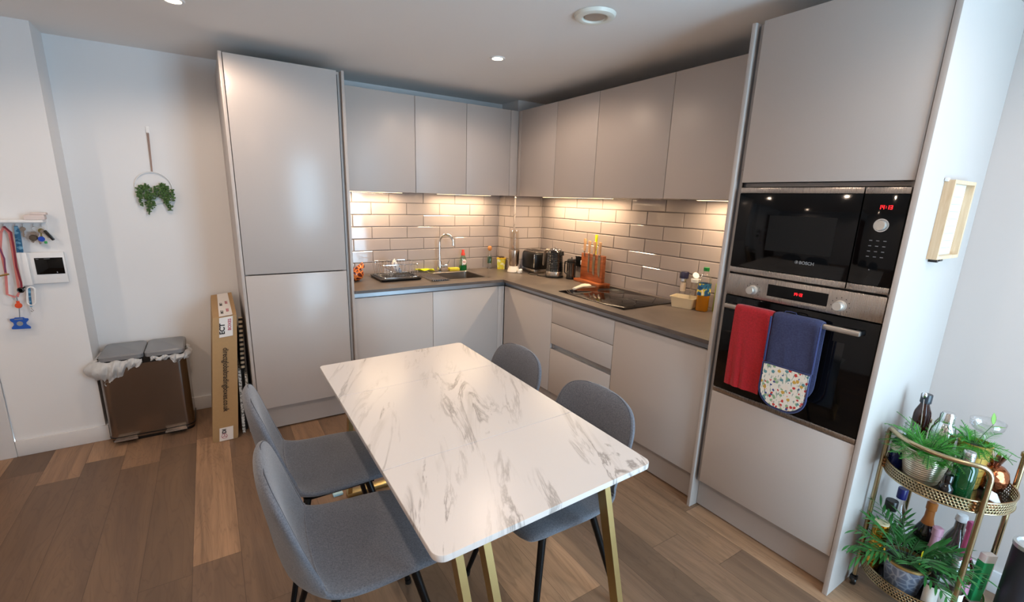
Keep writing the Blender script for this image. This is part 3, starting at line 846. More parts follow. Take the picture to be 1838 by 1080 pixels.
# ------------------------------------------------------------------ chairs
def lerp_tab(tab, t):
    for i in range(len(tab)-1):
        a, c = tab[i], tab[i+1]
        if t <= c[0]:
            k = (t-a[0])/(c[0]-a[0]); k = k*k*(3-2*k) if False else k
            return [a[j]+(c[j]-a[j])*k for j in range(1, len(a))]
    return list(tab[-1][1:])
def catmull(P, n):
    out = []
    for i in range(len(P)-1):
        p0 = P[max(i-1, 0)]; p1 = P[i]; p2 = P[i+1]; p3 = P[min(i+2, len(P)-1)]
        for k in range(n):
            t = k/n
            out.append([.5*((2*b)+(-a+c)*t+(2*a-5*b+4*c-d)*t*t+(-a+3*b-3*c+d)*t**3) for a, b, c, d in zip(p0, p1, p2, p3)])
    out.append(list(P[-1])); return out
# x, z, half width, half thickness, cup (edge lift along the normal)
SHELL = [(.200, .432, .120, .010, .0), (.196, .440, .172, .018, .002), (.165, .454, .200, .022, .004), (.10, .458, .212, .023, .008), (.02, .454, .219, .023, .014),
         (-.06, .448, .222, .023, .022), (-.13, .447, .221, .023, .034), (-.185, .458, .214, .023, .050), (-.222, .492, .207, .023, .062), (-.243, .545, .206, .022, .060),
         (-.258, .61, .211, .022, .050), (-.272, .68, .215, .021, .040), (-.285, .745, .210, .021, .030), (-.296, .800, .190, .020, .020), (-.304, .835, .155, .017, .012), (-.308, .857, .100, .011, .006), (-.309, .866, .035, .004, .002)]
SHELL = [(x if z < .5 or x > 0 else -.222+(x+.222)*.72, z if z < .5 or x > 0 else .492+(z-.492)*.90, w, t, c) for x, z, w, t, c in SHELL]
def shell_rings():
    P = catmull(SHELL, 4); R = []
    for i, (x, z, w, t, c) in enumerate(P):
        a = P[max(i-1, 0)]; d = P[min(i+1, len(P)-1)]
        T = Vector((d[0]-a[0], 0, d[1]-a[1])).normalized()
        Nn = Vector((T.z, 0, -T.x))
        if Nn.z < 0 and i < 20: Nn = -Nn
        Nn = Vector((-T.z, 0, T.x)) if T.x > 0 else Vector((T.z, 0, -T.x))
        ring = []; m = 32
        for k in range(m):
            th = 2*PI*k/m; cc, ss = math.cos(th), math.sin(th)
            lat = w*math.copysign(abs(cc)**.8, cc); q = abs(lat/w) if w else 0
            off = t*math.copysign(abs(ss)**.75, ss)*(1+.15*(1-q*q))+c*q**2.6
            ring.append(Vector((x, 0, z))+Vector((0, lat, 0))+Nn*off)
        R.append(ring)
    return R
SR = shell_rings(); CRZ = 28
chair_parts = []
def make_chair(label, loc, rz):
    t = thing('dining_chair', label, 'chair', loc, rz, group='grey fabric chairs around the marble table')
    def loc_finish(n, mb, mat, parent=t):
        M = t.matrix_basis; mb.b.transform(M); return finish(n, mb, mat, parent=parent, angle=60)
    seat = loc_finish('seat', MB().rings(SR[:CRZ+1]), FAB)
    back = loc_finish('backrest', MB().rings(SR[CRZ:]), FAB)
    b = MB(); b.tube([p for p in SR[CRZ][1:16]], .0035, 6); loc_finish('piping', b, FAB, seat)
    b = MB(); b.tube([SR[i][1]+(SR[i][3]-SR[i][1])*.35 for i in range(CRZ+1, 62)]+[SR[i][15]+(SR[i][13]-SR[i][15])*.35 for i in range(61, CRZ, -1)], .0016, 5); loc_finish('rim_seam', b, plain('seam_thread', '#3f434c', .9), back)
    b = MB()
    b.box(-.14, -.14, .405, .13, .14, .4265, .003)
    loc_finish('leg_frame', b, BLACKM)
    for sx, sy in ((1, 1), (1, -1), (-1, 1), (-1, -1)):
        b = MB(); top = Vector((.115*sx-.01, .135*sy, .415)); ft = Vector((.205*sx if sx > 0 else -.225, .225*sy, .008))
        b.tube([top, ft], [.0145, .0095], 14); lg = loc_finish('leg', b, BLACKM)
        b = MB(); b.tube([ft+(top-ft)*.035, ft+Vector((0, 0, -.008))], [.0125, .0135], 14); loc_finish('foot_cap', b, BLACK, lg)
    return t
ch = make_chair('grey fabric chair on the left side of the table, farther from the camera', (-2.295, -1.960, 0), 0)
def chair(label, loc, rz):
    c = copy_tree(ch); c['label'] = label
    c.matrix_basis = Matrix.Translation(loc) @ Matrix.Rotation(rz, 4, 'Z'); return c
chair('grey fabric chair at the near left of the table, closest to the camera', (-2.300, -2.475, 0), -.03)
chair('grey fabric chair at the far right of the table, only its backrest top showing', (-1.645, -1.98, 0), PI)
chair('grey fabric chair at the near right of the table, seen beyond the front corner', (-1.650, -2.56, 0), PI+.03)
b = MB(); b.box(-2.225, -1.535, 0, -2.175, -1.44, .012, .002)
tag(finish('card_sleeve', b, plain('pale_blue_card', '#b9dde6', .5)), 'pale blue flat card lying on the floor by the table foot', 'card')

# ------------------------------------------------------------------ left side: bin, box, boards, wreath
bn = thing('pedal_bin', 'double brushed-steel pedal bin with grey lids and white liners', 'bin', (-3.07, -.20, 0))
def rrect(x0, x1, y0, y1, r, z, n=6):
    P = []
    for cx, cy, a0 in ((x1-r, y1-r, 0), (x0+r, y1-r, PI/2), (x0+r, y0+r, PI), (x1-r, y0+r, 3*PI/2)):
        for k in range(n+1): a = a0+PI/2*k/n; P.append((cx+r*math.cos(a), cy+r*math.sin(a), z))
    return P
BX0, BX1, BY0, BY1 = -3.285, -2.845, -.325, -.02
b = MB(); b.rings([rrect(BX0, BX1, BY0, BY1, .05, z) for z in (.02, .30, .50)]); finish('bin_body', b, STEEL_DARK, parent=bn)
b = MB(); b.rings([rrect(BX0+.004, BX1-.004, BY0+.004, BY1-.004, .05, z) for z in (0, .022)]); finish('base', b, BLACK, parent=bn)
b = MB(); b.tube([p for p in rrect(BX0-.001, BX1+.001, BY0-.001, BY1, .052, .035)], .004, 6, closed=True); finish('base_band', b, BLACK, parent=bn)
LID = plain('lid_grey', '#8b8d90', .35, .3)
xm = -3.055
for x0, x1 in ((BX0+.012, xm-.002), (xm+.002, BX1-.002)):
    b = MB(); b.rings([rrect(x0, x1, BY0-.004, BY1-.002, .03, .535), rrect(x0, x1, BY0-.004, BY1-.002, .03, .558), rrect(x0+.008, x1-.008, BY0+.004, BY1-.01, .03, .566)])
    finish('lid', b, LID, parent=bn)
b = MB(); b.rings([rrect(BX0+.01, BX1-.01, BY0+.006, BY1-.006, .045, z) for z in (.50, .536)]); finish('collar', b, BLACK, parent=bn)
for x in (-3.200, -2.945):
    b = MB(); b.prism([(x-.05, BY0-.002), (x+.05, BY0-.002), (x+.058, BY0-.045), (x-.058, BY0-.045)], .028, .036, 'z'); b.tube([(x-.058, BY0-.045, .032), (x+.058, BY0-.045, .032)], .005, 6)
    finish('pedal', b, STEEL, parent=bn)
b = MB(); b.tube([(-3.245+.014*math.cos(a), BY0-.001, .395+.014*math.sin(a)) for a in [k*PI/7 for k in range(10)]], .002, 5); finish('embossed_mark', b, STEEL, parent=bn)
LINER = N('liner_film'); LINER.set('#dcdcdb', .4, trans=.25); LINER.bump(LINER.noise(LINER.obj(), 40, 4), .5, .01); LINER = LINER.m
def frill(path, zt, drop, out, seed, name):
    rnd = random.Random(seed); b = MB(); R = []
    fine = []
    for i in range(len(path)-1):
        for k in range(4): fine.append([p+(q-p)*k/4 for p, q in zip(path[i], path[i+1])])
    path = fine+[list(path[-1])]; n = len(path)
    ph = [rnd.random()*6 for _ in range(6)]
    for i, (x, y, nx, ny, d, o) in enumerate(path):
        row = []
        for k in range(9):
            s = k/8; w = .012*math.sin(i*.17+ph[0]+2*s)+.007*math.sin(i*.41+ph[1]+3*s)+.005*math.sin(i*.83+ph[2]+5*s)+rnd.uniform(-.002, .002)
            bul = math.sin(min(s*1.15, 1)*PI)**.7
            q = .004+(o*bul*.8+w*(.25+s*.9)+.004*math.sin(9*s+i*.35))
            row.append((x+nx*q, y+ny*q, zt+.005*math.sin(i*.25)*(1-s)-d*s+.009*math.sin(i*.23+ph[3])*s+rnd.uniform(-.001, .001)))
        R.append(row)
    b.rings(R, close=False, cap=False)
    def md(o):
        m = o.modifiers.new('thickness', 'SOLIDIFY'); m.thickness = .0012
        m = o.modifiers.new('smooth', 'SUBSURF'); m.levels = 1; m.render_levels = 1
    return finish(name, b, LINER, parent=bn, mod=md, angle=180)
pth = []
for i in range(17):  # left liner: wraps back-left, left side, front to the middle
    s = i/16; pth.append((BX0+.006, BY1-.06-(BY1-.06-BY0-.05)*s, -1, 0, .05+.07*s, .03+.05*s))
for i in range(7):
    a = PI+PI/2*i/6; pth.append((BX0+.05+.05*math.cos(a), BY0+.05+.05*math.sin(a), math.cos(a), math.sin(a), .13, .07-.03*i/6))
for i in range(1, 15):
    s = i/14; pth.append((BX0+.05+(xm-BX0-.06)*s, BY0, 0, -1, .125*(1-s*.85)+.01, .04*(1-s)+.006))
frill(pth, .535, .1, .05, 3, 'liner')
pth = []
for i in range(15):
    s = i/14; pth.append((xm+.03+(BX1-.05-xm-.03)*s, BY0, 0, -1, .022+.028*s*(.7+.5*math.sin(i)), .010+.01*s))
for i in range(7):
    a = -PI/2+PI/2*i/6; pth.append((BX1-.05+.05*math.cos(a), BY0+.05+.05*math.sin(a), math.cos(a), math.sin(a), .05+.012*math.sin(i), .022))
for i in range(1, 9):
    s = i/8; pth.append((BX1, BY0+.05+.17*s, 1, 0, .055-.02*s, .024))
frill(pth, .533, .05, .02, 5, 'liner')

# cardboard box leaning against the fridge panel
cb = thing('cardboard_box', 'tall flat brown cardboard carton leaning beside the fridge housing', 'box', (-2.67, -.32, 0))
def boxpt(u, v, w):   # u across, v depth (0 front), w height
    f0 = Vector((-2.752, -.607, 0)).lerp(Vector((-2.611, -.603, 0)), u); f1 = Vector((-2.672, -.598, .800)).lerp(Vector((-2.544, -.595, .812)), u)
    p = f0.lerp(f1, w); p.y = p.y+(-.022-p.y)*v; p.z += .035*v*w; return p
b = MB(); R = []
for w in (0, .03, .34, .66, .975, 1):
    bow = .004*math.sin(w*PI); ins = .0 if w not in (0, 1) else .012
    ring = []
    for u, v in ((ins, .0+ins), (.25, 0), (.5, 0), (.75, 0), (1-ins, ins), (1, .5), (1-ins, 1-ins*.3), (ins, 1-ins*.3), (0, .5)):
        p = boxpt(u, v, w); 
        if v == 0: p.y -= bow
        ring.append(p)
    R.append(ring)
b.rings(R); finish('carton', b, CARD, parent=cb, angle=30)
def on_box(w, u=.5, off=.0075):
    o = boxpt(u, 0, w); o.y -= off; return o
upv = (boxpt(.5, 0, 1)-boxpt(.5, 0, 0)).normalized()
INK = plain('black_ink', '#1d1612', .7); TAPE = plain('printed_tape', '#e9e3dd', .4); INKR = plain('red_ink', '#b4435a', .7)
def tape_quad(w0, w1, u0, u1, off):
    b = MB(); pts = [on_box(w0, u0, off), on_box(w0, u1, off), on_box(w1, u1, off), on_box(w1, u0, off)]
    b.rings([[p for p in pts], [p-Vector((0, .0004, 0)) for p in pts]]); return b
finish('tape', tape_quad(.845, .997, .27, .83, .004), TAPE, parent=cb)
finish('tape', tape_quad(.006, .115, .26, .80, .004), TAPE, parent=cb)
b = MB(); P1 = [boxpt(.27, .0, 1)+Vector((0, .004, .0035)), boxpt(.83, 0, 1)+Vector((0, .004, .0035)), boxpt(.80, .97, 1)+Vector((0, 0, .0035)), boxpt(.30, .97, 1)+Vector((0, 0, .0035))]
b.rings([P1, [p+Vector((0, 0, .0005)) for p in P1]]); finish('tape', b, TAPE, parent=cb)
down = -upv
text('directglobaltradingboxes.co.uk', .043, frame(on_box(.505, .52, .0078), down, (1, 0, 0)), INK, cb, 'printed_address', bold=.0004, sx=.78)
text('ECT', .038, frame(on_box(.91, .40, .0056), upv, (-1, 0, 0)), INK, cb, 'printed_lettering', bold=.0012)
text('BOXES', .024, frame(on_box(.935, .70, .0056), upv, (-1, 0, 0)), INKR, cb, 'printed_lettering', bold=.0004)
text('DI', .030, frame(on_box(.085, .45, .0056), upv, (-1, 0, 0)), INK, cb, 'printed_lettering', bold=.001)
b = MB(); c0 = on_box(.045, .45, .0056); b.tube([c0+Vector((.017*math.cos(k*PI/3), 0, .017*math.sin(k*PI/3))) for k in range(6)], .0012, 5, closed=True)
for k in range(3): b.tube([c0, c0+Vector((.017*math.cos(PI/2+k*2*PI/3), 0, .017*math.sin(PI/2+k*2*PI/3)))], .0012, 5)
finish('printed_emblem', b, INKR, parent=cb)
for k, (s, col, uu) in enumerate((('DIRECT', INK, .42), ('BOXES', INKR, .66), ('DIRECT', INK, .42), ('BOXES', INKR, .66))):
    v = .16+.2*(k//2)*1.6+(.0 if k % 2 == 0 else .05); p = boxpt(uu, v, 1)+Vector((0, 0, .0046))
    text(s, .022, frame(p, (0, 1, .06), (-1, 0, 0)), col, cb, 'printed_lettering')

def board(x0, x1, xt, y0, y1, z1, mats, name, label, cat):
    b = MB(); b.rings([[(x0, y0, 0), (x1, y0, 0), (x1, y1, 0), (x0, y1, 0)], [(x0+xt, y0, z1), (x1+xt, y0, z1), (x1+xt, y1, z1), (x0+xt, y1, z1)]])
    return tag(finish(name, b, mats, smooth=False), label, cat)
SPECK = N('speckled_edge'); SPECK.set(SPECK.ramp(SPECK.noise(SPECK.obj(), 90, 3), [(.42, '#6b665f'), (.52, '#ddd9d2')]), .8); SPECK = SPECK.m
board(-2.583, -2.566, .012, -.545, -.06, .435, SPECK, 'canvas_board', 'thin board with white speckled edge standing against the cardboard box', 'board')
board(-2.540, -2.526, .004, -.555, -.06, .40, SPECK, 'canvas_board', 'thin cream-edged board standing closest to the fridge housing', 'board')
board(-2.5625, -2.549, .018, -.50, -.05, .60, plain('black_board', '#151313', .6), 'picture', 'tall black framed picture slotted between the carton and fridge housing', 'picture')
def zebra():
    n = N('zebra_print'); sp = n.n('ShaderNodeSeparateXYZ'); n.l(n.obj(), sp.inputs[0])
    s = n.math('SINE', n.math('ADD', n.math('MULTIPLY', sp.outputs[2], 210), n.math('MULTIPLY', sp.outputs[1], 60)))
    n.set(n.mix(n.math('GREATER_THAN', s, 0), '#14110f', '#cbb79c'), .75); return n.m
b = MB(); b.tube([(-2.541, -.535, .44), (-2.524, -.50, .77)], .012, 14)
ho = finish('striped_roll', b, zebra()); tag(ho, 'black and cream striped roll sticking up between carton and fridge housing', 'roll')

# hanging wreath
wr = thing('hanging_wreath', 'thin white hoop wreath with trailing green plants hanging on the white wall', 'wreath', (-2.905, -.012, 1.55))
b = MB(); b.tube([(-2.905+.0955*math.cos(a), -.012, 1.556+.0955*math.sin(a)) for a in [k*PI/24 for k in range(48)]], .003, 8, closed=True); finish('hoop', b, WHITEPL, parent=wr)
b = MB(); b.tube([(-2.899, -.012, 1.885), (-2.903, -.012, 1.65)], .0028, 6); b.tube([(-2.893, -.010, 1.885), (-2.901, -.012, 1.65)], .0028, 6); finish('cord', b, plain('taupe_cord', '#a58c82', .9), parent=wr)
b = MB(); b.box(-2.906, -.006, 1.875, -2.886, -.0005, 1.925, .003); b.tube([(-2.896, -.006, 1.89), (-2.896, -.014, 1.883), (-2.896, -.016, 1.89)], .002, 6); finish('wall_hook', b, WHITEPL, parent=wr)
def leafblob(b, c, r, rnd):
    d = Vector((rnd.uniform(-1, 1), rnd.uniform(-1, .3), rnd.uniform(-1, 1))).normalized()
    s = d.orthogonal().normalized(); c = Vector(c); q = d.cross(s)
    R = []
    for t, w in ((0, .1), (.35, .55), (.7, .5), (1, .08)):
        R.append([c+d*r*t+s*r*w*math.cos(k*PI/3)+q*r*w*.35*math.sin(k*PI/3) for k in range(6)])
    b.rings(R)
rnd = random.Random(11); b = MB(); st = MB()
# strands: (x, ztop, zbottom, drift)
for x, z1, z0, dx in [(-2.985, 1.545, 1.445, .004), (-2.965, 1.56, 1.50, -.01), (-2.950, 1.57, 1.395, .004), (-2.94, 1.565, 1.43, .01), (-2.925, 1.56, 1.44, .008), (-2.90, 1.555, 1.49, .0),
                      (-2.885, 1.565, 1.50, .0), (-2.87, 1.575, 1.465, .012), (-2.86, 1.58, 1.43, .018), (-2.850, 1.575, 1.415, .02), (-2.84, 1.56, 1.50, .01), (-2.815, 1.545, 1.475, .004), (-2.975, 1.56, 1.48, -.006), (-2.835, 1.565, 1.52, .012)]:
    n = int((z1-z0)/.0065)
    pts = []
    for i in range(n+1):
        s = i/max(n, 1); p = Vector((x+dx*s+.003*math.sin(i), -.022-.008*math.sin(s*PI), z1+(z0-z1)*s)); pts.append(p)
        for k in range(3): leafblob(b, p+Vector((rnd.uniform(-.008, .008), rnd.uniform(-.008, .004), 0)), rnd.uniform(.009, .014), rnd)
    st.tube(pts, .0012, 5)
fo = finish('trailing_leaves', b, plain('string_leaf', '#4b6a35', .55), parent=wr); finish('stems', st, GREEN, parent=wr)

# key shelf and the things hanging on it
ks = thing('key_shelf', 'small white wall shelf with key hooks above the door intercom', 'shelf', (-3.62, LW-.035, 1.34))
finish('shelf_board', bx(-3.86, LW-.075, 1.352, -3.392, LW-.001, 1.366, .002), WHITEPL, parent=ks)
finish('back_rail', bx(-3.86, LW-.010, 1.30, -3.395, LW-.001, 1.3515), WHITEPL, parent=ks)
HK = [-3.56, -3.515, -3.486, -3.445, -3.412]
for x in HK:
    b = MB(); b.tube([(x, LW-.010, 1.343), (x, LW-.026, 1.340), (x, LW-.030, 1.333), (x, LW-.028, 1.327), (x, LW-.034, 1.331)], .0015, 6); finish('hook', b, CHROME, parent=ks)
b = MB(); b.box(-3.468, LW-.065, 1.3665, -3.385, LW-.02, 1.392, .003); b.box(-3.44, LW-.060, 1.3925, -3.378, LW-.018, 1.404, .002)
tag(finish('paper_packet', b, plain('pale_pink_card', '#dccfcb', .7)), 'small pale packet lying on top of the key shelf', 'packet')
HY = LW-.030
def strap(pts, w, t, mat, name, label=None, cat=None, parent=None, y=HY):
    b = MB(); L = []; 
    P = [Vector((p[0], (p[2] if len(p) > 2 else y), p[1])) for p in pts]
    R = []
    for i, p in enumerate(P):
        d = P[min(i+1, len(P)-1)]-P[max(i-1, 0)]; d.normalize(); s = Vector((-d.z, 0, d.x)); 
        R.append([p+s*w/2+Vector((0, t/2, 0)), p-s*w/2+Vector((0, t/2, 0)), p-s*w/2-Vector((0, t/2, 0)), p+s*w/2-Vector((0, t/2, 0))])
    b.rings(R); o = finish(name, b, mat, parent=parent)
    if label: tag(o, label, cat)
    return o
PINK = plain('pink_webbing', '#d07f7c', .8); WINE = plain('wine_webbing', '#7d2233', .8)
ly = thing('lanyard', 'long pink lanyard with an orange badge reel and blue card holder', 'lanyard', (-3.57, HY, 1.33))
strap([(-3.556, 1.330), (-3.572, 1.30), (-3.588, 1.22), (-3.590, 1.08), (-3.603, .965), (-3.575, .947), (-3.560, .952)], .011, .0015, PINK, 'strap', parent=ly)
strap([(-3.556, 1.331), (-3.541, 1.293), (-3.543, 1.22), (-3.549, 1.065), (-3.552, .975), (-3.566, .950)], .011, .0015, PINK, 'strap', parent=ly, y=HY-.004)
b = MB(); b.tube([(-3.568, HY-.003, .952), (-3.568, HY-.004, .925)], .0035, 8); finish('clip', b, CHROME, parent=ly)
b = MB(); b.lathe([(0, .007), (.014, .006), (.0155, 0), (.014, -.006), (0, -.007)], (-3.5665, HY-.008, .900), 24, Matrix.Rotation(PI/2, 4, 'X')); b.box(-3.573, HY-.011, .912, -3.559, HY-.005, .926, .002)
finish('badge_reel', b, plain('orange_reel', '#d9502a', .35), parent=ly)
b = MB(); b.tube([(-3.5665, HY-.008, .886), (-3.572, HY-.006, .842), (-3.574, HY-.006, .824)], .0022, 6); finish('reel_cord', b, GREYPL, parent=ly)
b = MB(); b.prism([(-3.612, .828), (-3.598, .829), (-3.592, .834), (-3.558, .832), (-3.553, .826), (-3.541, .824), (-3.539, .815), (-3.552, .800), (-3.551, .791), (-3.537, .774), (-3.538, .765), (-3.556, .766), (-3.60, .768), (-3.612, .770), (-3.613, .778), (-3.601, .793), (-3.602, .805), (-3.613, .818)], HY-.009, HY-.004, 'y')
ch_ = finish('card_holder', b, plain('holder_blue', '#1e57b4', .35), parent=ly)
b = MB(); b.lathe([(0, .0006), (.013, .0006), (.0132, 0)], (-3.577, HY-.009, .798), 20, Matrix.Rotation(PI/2, 4, 'X')); b.box(-3.595, HY-.0096, .822, -3.562, HY-.009, .826)
finish('holder_badge', b, GREYPL, parent=ch_)
strap([(-3.556, 1.331, HY-.008), (-3.533, 1.299, HY-.008), (-3.528, 1.22, HY-.036), (-3.534, 1.12, HY-.036), (-3.530, 1.03, HY-.036), (-3.532, 1.003, HY-.036)], .009, .0015, WINE, 'lanyard', 'wine red lanyard strap hanging beside the pink one, ending in a round disc', 'lanyard')
cm = MB(); cm.lathe([(0, .003), (.0095, .003)], (-3.5435, HY-.012, .985), 24, Matrix.Rotation(PI/2, 4, 'X')); 
co = thing('compass', 'small round black-rimmed disc hanging beside the white carabiner', 'keyring', (-3.5435, HY-.012, .985))
finish('disc_face', cm, plain('teal_face', '#7aa7ab', .3), parent=co)
b = MB(); b.tube([(-3.5435+.0125*math.cos(a), HY-.012, .985+.0125*math.sin(a)) for a in [k*PI/12 for k in range(24)]], .003, 8, closed=True); b.tube([(-3.533, HY-.012, .996), (-3.524, HY-.016, 1.003)], .004, 8); finish('disc_rim', b, BLACK, parent=co)
strap([(-3.592, 1.24), (-3.586, 1.208), (-3.579, 1.161), (-3.585, 1.10), (-3.586, 1.085)], .007, .0015, plain('mauve_cord', '#7a3b5e', .7), 'cord', 'mauve glasses cord hanging at the left picture edge', 'cord', y=HY-.014)
b = MB(); b.tube([(-3.640, HY-.018, 1.075), (-3.61, HY-.022, 1.070), (-3.587, HY-.022, 1.075), (-3.572, HY-.022, 1.078)], [.003, .005, .005, .004], 8)
tag(finish('glasses_arm', b, plain('amber_plastic', '#8a6a2e', .25)), 'amber and black spectacle arm hanging at the left picture edge', 'glasses')
bl = thing('lanyard', 'short folded teal blue lanyard with pale print beside the pink lanyard', 'lanyard', (-3.51, HY, 1.33))
BLU = N('printed_blue_webbing'); BLU.set(BLU.ramp(BLU.noise(BLU.obj(scale=(20, 1, 30)), 1.6, 1), [(.5, '#235e86'), (.56, '#6ea0bf')]), .7); BLU = BLU.m
strap([(-3.513, 1.332), (-3.516, 1.30), (-3.524, 1.20), (-3.524, 1.19)], .012, .0015, BLU, 'strap', parent=bl)
strap([(-3.511, 1.332), (-3.505, 1.30), (-3.509, 1.20), (-3.510, 1.19)], .015, .0015, BLU, 'strap', parent=bl, y=HY-.005)
KEYM = plain('nickel_key', '#a59b93', .35, 1)
def key(x, z, ang, y, parent, L=.045, mat=KEYM, head=.011, name='key'):
    b = MB(); M = Matrix.Translation((x, y, z)) @ Matrix.Rotation(ang, 4, 'Y')
    b.lathe([(0, -.001), (head, -.001), (head, .001), (0, .001)], (0, 0, 0), 18, Matrix.Rotation(PI/2, 4, 'X'))
    b.box(-.0035, -.001, -L, .0035, .001, -.008); b.box(.0036, -.001, -L+.004, .006, .001, -L+.008); b.box(.0036, -.001, -L+.013, .006, .001, -L+.018)
    b.b.transform(M); return finish(name, b, mat, parent=parent)
k1 = key(-3.486, 1.316, .1, HY, None, .044); tag(k1, 'single small silver key hanging from the middle hook', 'key')
b = MB(); b.tube([(-3.441+.0115*math.cos(a), HY, 1.317+.0115*math.sin(a)) for a in [k*PI/12 for k in range(24)]], .0013, 6, closed=True)
kr = thing('key_bunch', 'bunch of keys on a ring with a round blue tag', 'keys', (-3.43, HY, 1.31))
finish('key_ring', b, CHROME, parent=kr)
key(-3.443, 1.292, .35, HY-.006, kr, .05); key(-3.437, 1.285, -.2, HY-.010, kr, .052); key(-3.449, 1.290, .1, HY-.014, kr, .048)
b = MB(); b.lathe([(0, .006), (.014, .006), (.017, .002), (.017, -.002), (0, -.002)], (-3.449, HY-.020, 1.268), 24, Matrix.Rotation(PI/2, 4, 'X')); finish('metal_fob', b, plain('pewter', '#6d655b', .3, .9), parent=kr)
b = MB(); b.lathe([(0, .004), (.0135, .004), (.0145, 0), (0, 0)], (-3.417, HY-.020, 1.262), 24, Matrix.Rotation(PI/2, 4, 'X')); finish('blue_tag', b, plain('tag_blue', '#1747b8', .35), parent=kr)
b = MB(); b.box(-3.410, HY-.016, 1.236, -3.397, HY-.012, 1.250, .003); finish('green_tag', b, plain('tag_green', '#3fae62', .4), parent=kr)
k2 = thing('key_bunch', 'keys with a dark car key fob on the right-hand hook', 'keys', (-3.40, HY, 1.31))
b = MB(); b.tube([(-3.412+.010*math.cos(a), HY-.002, 1.318+.010*math.sin(a)) for a in [k*PI/12 for k in range(24)]], .0012, 6, closed=True); finish('key_ring', b, CHROME, parent=k2)
key(-3.415, 1.306, .15, HY-.004, k2, .045, plain('brass_key', '#8d8252', .35, .9), .013); key(-3.408, 1.302, -.5, HY-.007, k2, .04)
b = MB(); M = Matrix.Translation((-3.386, HY-.008, 1.281)) @ Matrix.Rotation(-.52, 4, 'Y'); b.box(-.0075, -.005, -.031, .0075, .005, .031, .004, M=M); finish('car_key_fob', b, BLACK, parent=k2)

ic = thing('door_intercom', 'white wall-mounted video door intercom with a small black screen', 'intercom', (-3.44, LW-.01, 1.02))
b = MB(); b.box(-3.535, LW-.022, 1.012, -3.345, LW-.001, 1.186, .004); finish('body', b, WHITEPL, parent=ic)
b = MB(); b.box(-3.533, LW-.040, 1.006, -3.492, LW-.0225, 1.190, .006); hs = finish('handset', b, WHITEPL, parent=ic)
b = MB(); b.box(-3.470, LW-.0245, 1.064, -3.353, LW-.0215, 1.156, .001); scn = finish('screen', b, BLACKGL, parent=ic)
b = MB(); b.box(-3.464, LW-.0252, 1.148, -3.452, LW-.0246, 1.150); b.box(-3.43, LW-.0252, 1.1495, -3.405, LW-.0246, 1.1515); b.lathe([(0, .0006), (.003, .0006)], (-3.447, LW-.0246, 1.072), 12, Matrix.Rotation(PI/2, 4, 'X')); b.box(-3.387, LW-.0252, 1.069, -3.383, LW-.0246, 1.077)
finish('screen_marks', b, GREYPL, parent=scn)
b = MB(); b.box(-3.447, LW-.0235, 1.036, -3.433, LW-.0222, 1.040); b.box(-3.392, LW-.0235, 1.036, -3.378, LW-.0222, 1.040); finish('buttons', b, WHITE, parent=ic)
cr = thing('carabiner', 'oval white carabiner with a blue printed strap hanging under the intercom', 'carabiner', (-3.507, HY-.012, .90))
oval = []
for k in range(12): a = PI*k/11; oval.append((-3.503+.0155*math.cos(a), HY-.012, .984+.0155*math.sin(a)))
for k in range(12): a = PI+PI*k/11; oval.append((-3.512+.0165*math.cos(a), HY-.012, .914+.0165*math.sin(a)))
b = MB(); b.tube(oval, .0042, 8, closed=True); finish('ring', b, WHITEPL, parent=cr)
strap([(-3.508, .996), (-3.513, .95), (-3.516, .90), (-3.517, .888)], .010, .002, BLU, 'strap', parent=cr, y=HY-.013)
b = MB(); b.tube([(-3.517, HY-.013, .888), (-3.516, HY-.013, .876), (-3.510, HY-.013, .866), (-3.516, HY-.013, .860), (-3.521, HY-.013, .868)], .0022, 6); finish('clip', b, CHROME, parent=cr)

# framed calendar on the end panel
cf = thing('wall_planner', 'narrow pale wooden box frame with a lined sheet, on the side of the oven housing', 'frame', (-.335, -3.20, 1.37))
X0_, X1_, Z0_, Z1_ = -.445, -.215, 1.378, 1.655; y1_ = -3.1925; y0_ = -3.222; OAK = m_wood('pale_pine', '#c9a883', '#dcc3a2', (30, 30, 3), 2, .5)
b = MB(); t_ = .012
b.box(X0_, y0_, Z0_, X0_+t_, y1_, Z1_); b.box(X1_-t_, y0_, Z0_, X1_, y1_, Z1_); b.box(X0_+t_, y0_, Z0_, X1_-t_, y1_, Z0_+t_); b.box(X0_+t_, y0_, Z1_-t_, X1_-t_, y1_, Z1_)
finish('frame_moulding', b, OAK, parent=cf)
sh = finish('sheet', bx(X0_+t_, y1_-.006, Z0_+t_, X1_-t_, y1_-.001, Z1_-t_), plain('sheet_paper', '#dfe0de', .5), parent=cf)
b = MB()
for k in range(8): z = Z1_-.055-k*.0265; b.box(X0_+.022, y1_-.0066, z, X1_-.03, y1_-.006, z+.0014)
b.box(X0_+.05, y1_-.0066, Z1_-.032, X0_+.085, y1_-.006, Z1_-.026)
finish('ruled_lines', b, GREYPL, parent=sh)
b = MB(); b.box(-.42, y0_+.004, 1.367, -.405, y1_-.002, 1.377); b.box(-.395, y0_+.004, 1.370, -.36, y1_-.002, 1.377); finish('pen_clip', b, BLACK, parent=cf)
b = MB(); b.box(-.452, y1_-.012, 1.650, -.435, y1_-.0005, 1.662, .002); finish('wall_clip', b, WHITEPL, parent=cf)

# ------------------------------------------------------------------ things on the worktop
def lathe_thing(name, label, cat, x, y, z, parts, group=None):
    t = thing(name, label, cat, (x, y, z), group=group)
    for pn, prof, mat in parts:
        b = MB(); b.lathe(prof, (x, y, z), 28); finish(pn, b, mat, parent=t)
    return t
Z = ZW+.0005
